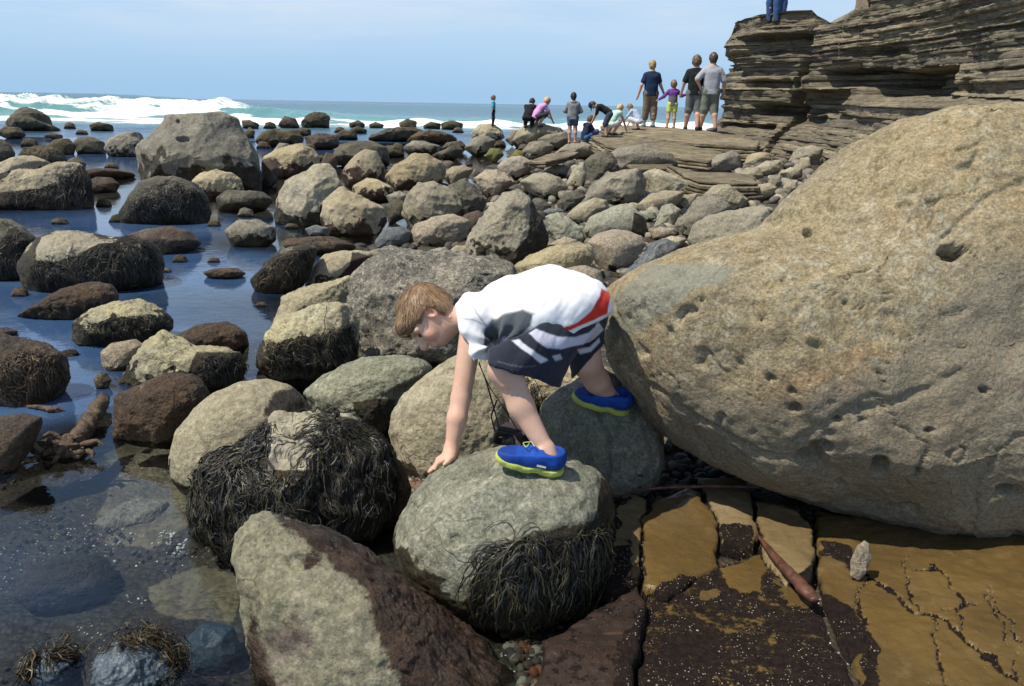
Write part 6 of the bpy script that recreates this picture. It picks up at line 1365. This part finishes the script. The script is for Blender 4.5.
paint([(552, 356), (560, 354), (563, 359), (556, 361)], (.4, .4, .46), .8)
m = (sstep(1.0, .3, line_d(qx, qy, [(498, 362), (520, 367), (536, 366)])) * .35)[:, None]; colr = colr * (1 - m) + np.array([.2, .22, .26]) * m
mesh_np('shorts', V, F, M['cloth'], boy, pelv, cols={'col': colr})
# shoes
def shoe(heel, toe, upv, L):
    x = toe - heel; x = x - upv * (x @ upv) * .0; x /= np.linalg.norm(x); z = upv - x * (upv @ x); z /= np.linalg.norm(z); y = np.cross(z, x)
    W = lambda a, b, c: heel + (a * x + b * y + c * z) * (L / .21)
    sc = L / .21
    lo = np.minimum(heel, toe) - .12; hi = np.maximum(heel, toe) + .14
    u_ = Vol(lo, hi, .0034)
    u_.cone(W(.036, 0, .045), W(.10, .002, .042), .035 * sc, .036 * sc, .02); u_.cone(W(.10, .002, .042), W(.160, .006, .030), .036 * sc, .034 * sc, .02); u_.cone(W(.160, .006, .030), W(.182, .006, .024), .033 * sc, .024 * sc, .02)
    u_.cone(W(.034, 0, .05), W(.042, 0, .074), .036 * sc, .034 * sc, .015); u_.cone(W(.075, 0, .06), W(.055, 0, .075), .034 * sc, .034 * sc, .015)
    u_.cut(W(0, 0, .014), -z)
    u_.cut(W(.04, 0, .074), z + .22 * x)
    u_.cone(W(.046, 0, .076), W(.044, 0, .14), .027 * sc, .030 * sc, .004, True)
    V, F = u_.mesh(); V = smooth_np(V, F, 2); l = (V - heel) @ np.stack([x, y, z]).T / sc
    c = np.tile(np.array([.008, .062, .36]), (len(V), 1)) * (1 + .22 * fbm(V * 60, 3))[:, None]; mt = (sstep(.150, .156, l[:, 0]) * .55 + sstep(.034, .030, l[:, 0]) * .5)[:, None]; c = c * (1 - mt) + np.array([.005, .03, .17]) * mt
    m = sstep(.004, -.004, np.abs(l[:, 0] - .205 + (l[:, 2] - .02)) - .012)[:, None] * .0; 
    m = (sstep(.0035, .001, np.abs(l[:, 2] - .05 - .2 * (l[:, 0] - .06))) * (l[:, 0] > .03) * (l[:, 0] < .14) * .45)[:, None]; c = c * (1 - m) + np.array([.02, .10, .55]) * m
    ob = mesh_np('shoe', V, F, M['rubber'], boy, heel, cols={'col': c.clip(0, 1)})
    s_ = Vol(lo, hi, .0034)
    foot = [(.034, 0, .036), (.075, -.001, .034), (.115, .003, .038), (.150, .006, .038), (.178, .008, .030)]
    for a, b in zip(foot[:-1], foot[1:]): s_.cone(W(a[0], a[1], .012 + .25 * max(0, a[0] - .15)), W(b[0], b[1], .012 + .25 * max(0, b[0] - .15)), (a[2] + .003) * sc, (b[2] + .003) * sc, .004)
    G = s_.grid((slice(None),) * 3); gz = (G - heel) @ z / sc; gx = (G - heel) @ x / sc
    mid = .010 + .10 * np.maximum(0, gx - .15) + .05 * np.maximum(0, .04 - gx) + .0025 * np.sin(gx * 95)
    s_.d = np.maximum(s_.d, (np.abs(gz - mid) - .0098).astype(np.float32) * sc)
    V, F = s_.mesh(); V = smooth_np(V, F, 1); mesh_np('sole', V, F, M['lime'], ob, heel)
    # laces / cord and the pale mark on the side
    p = [W(.105, .016, .080), W(.115, -.020, .078), W(.128, .018, .070), W(.138, -.018, .066), W(.118, .0, .084)]
    tube_obj('lace', p, [.0016] * 5, M['lime'], ob, heel, sides=6)
    return ob, W, (x, y, z)
uF = .6 * np.array([0, 0, 1.0]) + .4 * nA
hF, tF = P(561, 474, dF + .01), P(494, 459, dF - .01)
s1, W1, ax1 = shoe(hF - .0 * uF, tF, uF, np.linalg.norm(tF - hF))
vw = CO - hF; sgn = 1 if ax1[1] @ vw > 0 else -1
q = [W1(a, sgn * .0395, h) for a, h in ((.060, .030), (.085, .030), (.085, .038), (.060, .038))]
Vq = []; 
for a in np.linspace(.058, .086, 8):
    for h in (.029, .036):
        Vq.append(W1(a, sgn * .0395, h) + ax1[1] * sgn * .0015)
Vq = np.array(Vq); mesh_np('side_mark', Vq, np.array([[2 * i, 2 * i + 2, 2 * i + 3, 2 * i + 1] for i in range(7)]), M['white_print'], s1, hF)
uR = .7 * np.array([0, 0, 1.0]) + .3 * nR
hR_, tR = P(626, 413, dR + .03), P(570, 398, dR - .03)
shoe(hR_, tR, uR, np.linalg.norm(tR - hR_))
# camera in the right hand with its neck strap
cm = empty('camera_on_strap', cc); tag(cm, 'small black camera with looped straps held low by the boy', 'camera')
V0, F0 = ico(5); bx = np.sign(V0) * np.abs(V0) ** .35
R3 = np.stack([idir(1, .25, .2), np.cross(idir(.1, -.5, 1), idir(1, .25, .2)), idir(.1, -.5, 1)]); R3[1] /= np.linalg.norm(R3[1]); R3[2] = np.cross(R3[0], R3[1])
mesh_np('camera_body', (bx * (.052, .032, .020)) @ R3 + cc, F0, M['black_plastic'], cm, cc)
V, F = tube([cc - R3[2] * .018, cc - R3[2] * .035, cc - R3[2] * .05], [.026, .025, .023], 28)
tri = np.concatenate([F[:, [0, 1, 2]], F[:, [0, 2, 3]]]); tri = tri[(tri[:, 0] != tri[:, 1]) & (tri[:, 1] != tri[:, 2]) & (tri[:, 0] != tri[:, 2])]
ln_ = mesh_np('lens', V, tri, M['black_plastic'], cm, cc)
mesh_np('lens_glass', (V0 * (.019, .019, .005)) @ R3 + cc - R3[2] * .0505, F0, M['glass'], ln_, cc)
for pts in ([(479, 362, dS + .03), (487, 384, dS + .06), (495, 412, dS + .12), (500, 432, dS + .15)], [(479, 364, dS + .05), (490, 388, dS + .08), (504, 408, dS + .12), (519, 432, dS + .14)], [(497, 400, dS + .1), (491, 416, dS + .1), (495, 432, dS + .13), (502, 440, dS + .15)]):
    tube_obj('strap', [P(*p) for p in pts], [.0042] * len(pts), M['strap'], cm, cc, sides=8, flat=.4)
# --- the people in the distance
bpy.context.view_layer.update()
DG = bpy.context.evaluated_depsgraph_get()
def scene_hit(px, py):
    r = ray(px, py); r /= np.linalg.norm(r)
    ok, p, n, i, ob, m = scene.ray_cast(DG, Vector(CO.tolist()), Vector(r.tolist()))
    return (np.array(p), ob.name) if ok else (None, None)
def base_pose():
    return dict(pelvis=(0, 0, .53), waist=(0, 0, .60), chest=(0, 0, .74), neck=(0, -.005, .83), head=(0, .012, .925), shL=(-.092, 0, .785), shR=(.092, 0, .785),
                elL=(-.125, -.015, .63), elR=(.125, -.015, .63), haL=(-.135, .03, .475), haR=(.15, .03, .475), hipL=(-.052, 0, .51), hipR=(.052, 0, .51),
                knL=(-.058, .01, .28), knR=(.058, .01, .28), anL=(-.06, -.01, .045), anR=(.06, -.01, .045))
def crouch_pose():
    return dict(pelvis=(0, -.06, .22), waist=(0, -.01, .29), chest=(0, .09, .41), neck=(0, .17, .47), head=(0, .24, .54), shL=(-.10, .13, .45), shR=(.10, .13, .45),
                elL=(-.12, .22, .32), elR=(.12, .22, .32), haL=(-.08, .33, .22), haR=(.10, .34, .12), hipL=(-.055, -.05, .21), hipR=(.055, -.05, .21),
                knL=(-.09, .16, .27), knR=(.09, .16, .27), anL=(-.07, .0, .045), anR=(.07, .0, .045))
def bend_pose():
    b = base_pose(); b.update(pelvis=(0, -.06, .50), waist=(0, .02, .55), chest=(0, .14, .62), neck=(0, .22, .65), head=(0, .31, .66), shL=(-.10, .19, .63), shR=(.10, .19, .63),
             elL=(-.12, .24, .48), elR=(.12, .24, .48), haL=(-.08, .30, .34), haR=(.08, .30, .34), hipL=(-.052, -.06, .48), hipR=(.052, -.06, .48), knL=(-.06, .03, .28), knR=(.06, .03, .28)); return b
def sit_pose():
    return dict(pelvis=(0, 0, .08), waist=(0, .0, .15), chest=(0, .05, .29), neck=(0, .08, .37), head=(0, .13, .44), shL=(-.10, .05, .34), shR=(.10, .05, .34),
                elL=(-.13, .14, .22), elR=(.13, .14, .22), haL=(-.06, .28, .17), haR=(.08, .30, .15), hipL=(-.055, .0, .08), hipR=(.055, .0, .08),
                knL=(-.08, .24, .20), knR=(.08, .24, .20), anL=(-.07, .32, .03), anR=(.07, .32, .03))
SKIN = (.52, .32, .23)
def figure(label, foot, h_px, heading, pose, top, bottom, haircol, sleeve=.45, leg=.55, hairlen=0.0, head_k=1.0, hat=None, shoes=(.05, .045, .04), vest=None, bulk=1.0, h_m=None, at=None, curly=False, hood=False, topname='shirt', botname='shorts', flare=0.0, on=('ledge', 'boulder')):
    if at is None:
        for k_ in range(9):
            p, onm = scene_hit(foot[0], foot[1] + k_)
            if p is not None and any(w_ in onm for w_ in on): break
        print('FIG', label[:30], onm, None if p is None else round(depth(p), 1))
        if p is None: return
    else: p = np.asarray(at)
    d = depth(p); h = h_m or h_px * d / FPX
    a = math.radians(heading); ca, sa = math.cos(a), math.sin(a)
    Rm = np.array([[ca, sa, 0], [-sa, ca, 0], [0, 0, 1.0]])
    J = {k_: p + h * (Rm @ np.array(v)) for k_, v in pose.items()}
    fw = Rm @ np.array([0, 1.0, 0]); rt = Rm @ np.array([1.0, 0, 0])
    pts = np.array(list(J.values())); lo, hi = pts.min(0) - .16 * h, pts.max(0) + .16 * h; vx = h / 125
    root = empty('person', p); tag(root, label, 'person')
    v = Vol(lo, hi, vx); R = lambda x: x * h
    hd = J['head']; up = J['head'] - J['neck']; up /= np.linalg.norm(up); f2 = fw - up * (fw @ up) + 0; f2 /= np.linalg.norm(f2); AXh = np.stack([up, f2, rt])
    hr = .062 * head_k
    v.ell(hd, (R(hr * 1.12), R(hr * .95), R(hr * .80)), AXh, R(.01)); v.cone(hd + R(hr) * (f2 * .9 - up * .15), hd + R(hr) * (f2 * 1.08 - up * .25), R(.008), R(.009), R(.008))
    v.ell(hd - up * R(hr * .7) + f2 * R(hr * .45), (R(.022), R(.026), R(.028)), AXh, R(.015))
    for sg in (1, -1): v.ell(hd + rt * sg * R(hr * .8) - up * R(.008), (R(.014), R(.009), R(.006)), AXh, R(.004))
    v.cone(J['neck'] - up * R(.01), hd - up * R(.03), R(.030), R(.028), R(.02))
    v.cone(J['chest'], J['waist'], R(.066 * bulk), R(.056 * bulk), R(.04)); v.cone(J['waist'], J['pelvis'], R(.056 * bulk), R(.056 * bulk), R(.04)); v.cone(J['shL'], J['neck'], R(.034), R(.034), R(.03)); v.cone(J['shR'], J['neck'], R(.034), R(.034), R(.03))
    for s_ in 'LR':
        v.cone(J['sh' + s_], J['el' + s_], R(.034), R(.026), R(.015)); v.cone(J['el' + s_], J['ha' + s_], R(.026), R(.018), R(.012))
        dv = J['ha' + s_] - J['el' + s_]; dv /= np.linalg.norm(dv); v.cone(J['ha' + s_], J['ha' + s_] + dv * R(.035), R(.018), R(.016), R(.008)); v.cone(J['ha' + s_] + dv * R(.035), J['ha' + s_] + dv * R(.065) + fw * R(.01), R(.015), R(.009), R(.006)); v.cone(J['ha' + s_] + dv * R(.01), J['ha' + s_] + dv * R(.035) + fw * R(.022), R(.010), R(.007), R(.006))
        v.cone(J['hip' + s_], J['kn' + s_], R(.056), R(.042), R(.02)); cf = J['kn' + s_] * .68 + J['an' + s_] * .32 - fw * R(.012); v.cone(J['kn' + s_], cf, R(.042), R(.040), R(.015)); v.cone(cf, J['an' + s_], R(.039), R(.025), R(.015))
        v.cone(J['an' + s_] - (0, 0, R(.02)), J['an' + s_] + fw * R(.075) - np.array([0, 0, R(.028)]), R(.024), R(.018), R(.01))
    V, F = v.mesh(); V = smooth_np(V, F, 1)
    c = np.tile(np.array(SKIN), (len(V), 1)) * (1 + .08 * fbm(V * 20 / h, 2))[:, None]
    mesh_np('body', V, F, M['skin'], root, J['pelvis'], cols={'col': c.clip(0, 1)})
    # top
    t = Vol(lo, hi, vx)
    dn = J['pelvis'] - J['waist']; dn /= np.linalg.norm(dn); up3 = abs(dn[2]) > .6
    for o_ in (-.03, .03): t.cone(J['chest'] + rt * R(o_), J['waist'] + rt * R(o_ * .8), R(.075 * bulk), R(.070 * bulk), R(.03)); t.cone(J['waist'] + rt * R(o_ * .8), J['pelvis'] + rt * R(o_) + dn * R(.07 if up3 else 0), R(.070 * bulk), R(.076 * bulk + flare), R(.03))
    t.cone(J['shL'], J['neck'] - up * R(.01), R(.042), R(.040), R(.03)); t.cone(J['shR'], J['neck'] - up * R(.01), R(.042), R(.040), R(.03))
    for s_ in 'LR':
        a_, b_, c_ = J['sh' + s_], J['el' + s_], J['ha' + s_]
        if sleeve <= .5: t.cone(a_, a_ + (b_ - a_) * sleeve * 2, R(.043), R(.043), R(.02))
        else: t.cone(a_, b_, R(.043), R(.038), R(.02)); t.cone(b_, b_ + (c_ - b_) * (sleeve - .5) * 2, R(.038), R(.028), R(.02))
    if hood: t.ell(J['neck'] - fw * R(.035) - up * R(.01), (R(.03), R(.04), R(.065)), AXh, R(.02))
    if abs(dn[2]) > .2: t.cut(J['pelvis'] + dn * R(.055 if up3 else .012), dn)
    t.cut(J['neck'] + up * R(.012), up)
    V, F = t.mesh(); V = smooth_np(V, F, 1); N = vnormals(V, np.concatenate([F[:, [0, 1, 2]], F[:, [0, 2, 3]]])); V = V + N * (R(.006) * fbm(V * 9 / h + 3, 3))[:, None]
    c = np.tile(np.array(top), (len(V), 1))
    if vest:
        hz = (V[:, 2] - J['waist'][2]) / (J['chest'][2] - J['waist'][2] + 1e-6); lx = np.abs((V - J['chest']) @ rt) / h
        m = (sstep(.75, .45, hz) * sstep(.105, .09, lx))[:, None]; c = c * (1 - m) + np.array(vest) * m
    c *= (1 + .12 * fbm(V * 12 / h, 3))[:, None]
    mesh_np(topname, V, F, M['cloth'], root, J['chest'], cols={'col': c.clip(0, 1)})
    # bottoms
    b = Vol(lo, hi, vx); b.cone(J['hipL'], J['hipR'], R(.068 * bulk), R(.068 * bulk), R(.02)); b.cone(J['pelvis'], J['waist'] * .4 + J['pelvis'] * .6, R(.062 * bulk), R(.058 * bulk), R(.02))
    for s_ in 'LR':
        a_, b_, c_ = J['hip' + s_], J['kn' + s_], J['an' + s_]
        if leg <= .5: b.cone(a_, a_ + (b_ - a_) * leg * 2, R(.066), R(.062), R(.015))
        else: b.cone(a_, b_, R(.066), R(.056), R(.015)); b.cone(b_, b_ + (c_ - b_) * (leg - .5) * 2, R(.060), R(.05 if leg < .9 else .042), R(.015))
    V, F = b.mesh(); V = smooth_np(V, F, 1); N = vnormals(V, np.concatenate([F[:, [0, 1, 2]], F[:, [0, 2, 3]]])); V = V + N * (R(.005) * fbm(V * 10 / h + 8, 3))[:, None]
    c = np.tile(np.array(bottom), (len(V), 1)) * (1 + .2 * fbm(V * 12 / h, 3))[:, None]
    mesh_np(botname, V, F, M['cloth'], root, J['pelvis'], cols={'col': c.clip(0, 1)})
    # hair
    g = Vol(hd - R(.2), hd + R(.2), vx); k_ = 1.25 if curly else 1.12
    g.ell(hd + up * R(.010) - f2 * R(.012), (R(hr * 1.12) * k_, R(hr * .98) * k_, R(hr * .85) * k_), AXh, R(.01))
    if hairlen: g.cone(hd - f2 * R(.045), hd - f2 * R(.055) - up * R(hairlen), R(.035), R(.018), R(.02))
    G = g.grid((slice(None),) * 3) - hd; g3 = G @ AXh.T / R(hr)
    line = np.where(g3[..., 1] > .25, .45, np.where(g3[..., 1] > -.15, .05, -1.0 if not hairlen else -9))
    g.d = np.maximum(g.d, ((line - g3[..., 0]) * R(hr)).astype(np.float32))
    V, F = g.mesh(); V = smooth_np(V, F, 1); N = vnormals(V, np.concatenate([F[:, [0, 1, 2]], F[:, [0, 2, 3]]])); V = V + N * (R(.012 if curly else .005) * fbm(V * (45 if curly else 25) / h, 3))[:, None]
    c = np.tile(np.array(haircol), (len(V), 1)) * (1 + .4 * fbm(V * 40 / h, 3))[:, None]
    mesh_np('hair', V, F, M['hairm'], root, hd, cols={'col': c.clip(0, 1)})
    if hat:
        q = Vol(hd - R(.2), hd + R(.2), vx); q.ell(hd + up * R(.02), (R(hr * 1.25), R(hr * 1.15), R(hr * 1.0)), AXh, R(.01)); q.cut(hd + up * R(.022), -up); q.cone(hd + up * R(.028) + f2 * R(hr * .9), hd + up * R(.02) + f2 * R(hr * 1.9), R(.014), R(.008), R(.01))
        V, F = q.mesh(); V = smooth_np(V, F, 1); mesh_np('cap', V, F, M['cloth'], root, hd, cols={'col': np.tile(np.array(hat), (len(V), 1))})
    for s_ in 'LR':
        w = Vol(J['an' + s_] - R(.13), J['an' + s_] + R(.13), vx); an = J['an' + s_]
        w.cone(an - fw * R(.012) - np.array([0, 0, R(.022)]), an + fw * R(.088) - np.array([0, 0, R(.028)]), R(.031), R(.024), R(.01)); w.cut(an - np.array([0, 0, R(.047)]), (0, 0, -1)); w.cut(an + np.array([0, 0, R(.006)]), (0, 0, 1))
        V, F = w.mesh(); mesh_np('shoe', V, F, M['rubber'], root, an, cols={'col': np.tile(np.array(shoes), (len(V), 1))})
    return root
def P2(b, **kw): b = dict(b); b.update(kw); return b
bp = base_pose()
figure('woman in navy top, khaki capris and tan cap seen from behind holding a small hand', (649, 127), 63, -4, P2(bp, elR=(.15, .02, .64), haR=(.215, .07, .53), elL=(-.16, -.02, .63), haL=(-.20, .02, .47), knL=(-.06, .02, .28), anL=(-.075, .04, .045)), (.012, .028, .065), (.16, .13, .09), (.35, .24, .12), .30, .80, hat=(.34, .28, .2), bulk=1.1, botname='trousers', shoes=(.10, .2, .22))
figure('little girl in purple sleeves and lime shorts between two adults holding her hands', (671, 127), 45, 0, P2(bp, elR=(.20, .02, .69), haR=(.30, .05, .72), elL=(-.20, .0, .67), haL=(-.31, .03, .60), knL=(-.075, .01, .28), anL=(-.10, -.02, .045), knR=(.05, 0, .28)), (.17, .05, .28), (.52, .62, .14), (.20, .12, .06), .95, .30, head_k=1.25, hairlen=.06, vest=(.13, .13, .15), shoes=(.45, .28, .2))
figure('curly haired man in black T-shirt and grey shorts, standing left of the man in grey', (692, 127), 70, 14, P2(bp, elL=(-.15, -.02, .65), haL=(-.19, .04, .50), knL=(-.07, .03, .28), anL=(-.10, .09, .045), anR=(.07, -.08, .045)), (.012, .016, .018), (.13, .14, .145), (.13, .085, .05), .42, .58, curly=True, shoes=(.04, .035, .03))
figure('man in grey T-shirt and grey-green cargo shorts standing with hand on hip beside the cliff', (708, 130), 74, 6, P2(bp, elL=(-.20, -.05, .66), haL=(-.135, .0, .545), elR=(.17, .0, .64), haR=(.17, .05, .48), knL=(-.07, .02, .28), anL=(-.10, .06, .045), anR=(.085, -.06, .045)), (.34, .36, .40), (.15, .165, .14), (.07, .05, .035), .45, .60, bulk=1.12, shoes=(.03, .04, .05))
figure('girl with dark ponytail in grey hoodie and denim shorts standing alone on the brown rock', (572, 142), 48, 2, P2(bp, elL=(-.17, .02, .64), haL=(-.10, .14, .60), elR=(.17, .02, .64), haR=(.10, .14, .60)), (.22, .23, .25), (.07, .10, .16), (.025, .017, .014), .98, .26, hairlen=.08, head_k=1.1, bulk=1.15, hood=True, topname='hoodie', shoes=(.40, .27, .2))
figure('child in teal shirt and dark trousers standing on the flat tan boulder by the surf', (493, 126), 29, 88, P2(bp, haL=(-.14, .06, .5), haR=(.14, -.04, .49)), (.07, .36, .42), (.014, .017, .03), (.17, .10, .05), .45, .95, head_k=1.25, botname='trousers')
cp_ = crouch_pose()
figure('child in pink and purple top crouching and reaching down on the tan humped boulder', (537, 127), 46, 60, cp_, (.55, .30, .55), (.05, .05, .06), (.50, .36, .2), .40, .60, head_k=1.2, hairlen=.04)
figure('person in black crouching behind the child in pink', (528, 128), 46, 20, cp_, (.012, .012, .014), (.012, .012, .014), (.03, .022, .018), .9, .95, head_k=1.1, topname='jacket', botname='trousers')
figure('boy in black shirt and dark cap bending over toward the child seated on the rocks', (606, 137), 46, -80, bend_pose(), (.013, .014, .018), (.05, .06, .09), (.05, .035, .025), .45, .60, hat=(.014, .02, .04), head_k=1.1)
figure('brown haired child in navy top seated on the rocks looking down at their hands', (585, 139), 46, 62, sit_pose(), (.018, .025, .06), (.05, .13, .3), (.10, .06, .035), .35, .95, head_k=1.2, botname='jeans')
figure('blonde girl in mint top and white shorts crouching beside the boy in black', (611, 135), 48, 50, cp_, (.45, .68, .58), (.75, .74, .72), (.55, .40, .2), .10, .30, hairlen=.06, head_k=1.1)
figure('person in pale blue and white crouched behind the legs of the woman in navy', (637, 130), 40, -50, cp_, (.40, .50, .66), (.6, .62, .66), (.20, .13, .08), .45, .55, head_k=1.1)
for px_, lab, top, hd_, hc in ((772, 'person in blue jeans on the cliff top, left of two', (.05, .07, .12), 5, (.1, .07, .05)), (779, 'person in blue jeans and dark red top on the cliff top, right of two', (.12, .03, .035), -15, (.05, .035, .03))):
    p, onm = scene_hit(px_, 22)
    if p is None or 'cliff' not in onm: p = P(px_, 21, 24.3); print('cliff person floats', onm)
    figure(lab, None, 62, hd_, P2(bp, anL=(-.05, .0, .045), anR=(.05, 0, .045)), top, (.04, .085, .2), hc, .9, .98, at=p, h_m=1.68, topname='jacket', botname='jeans')
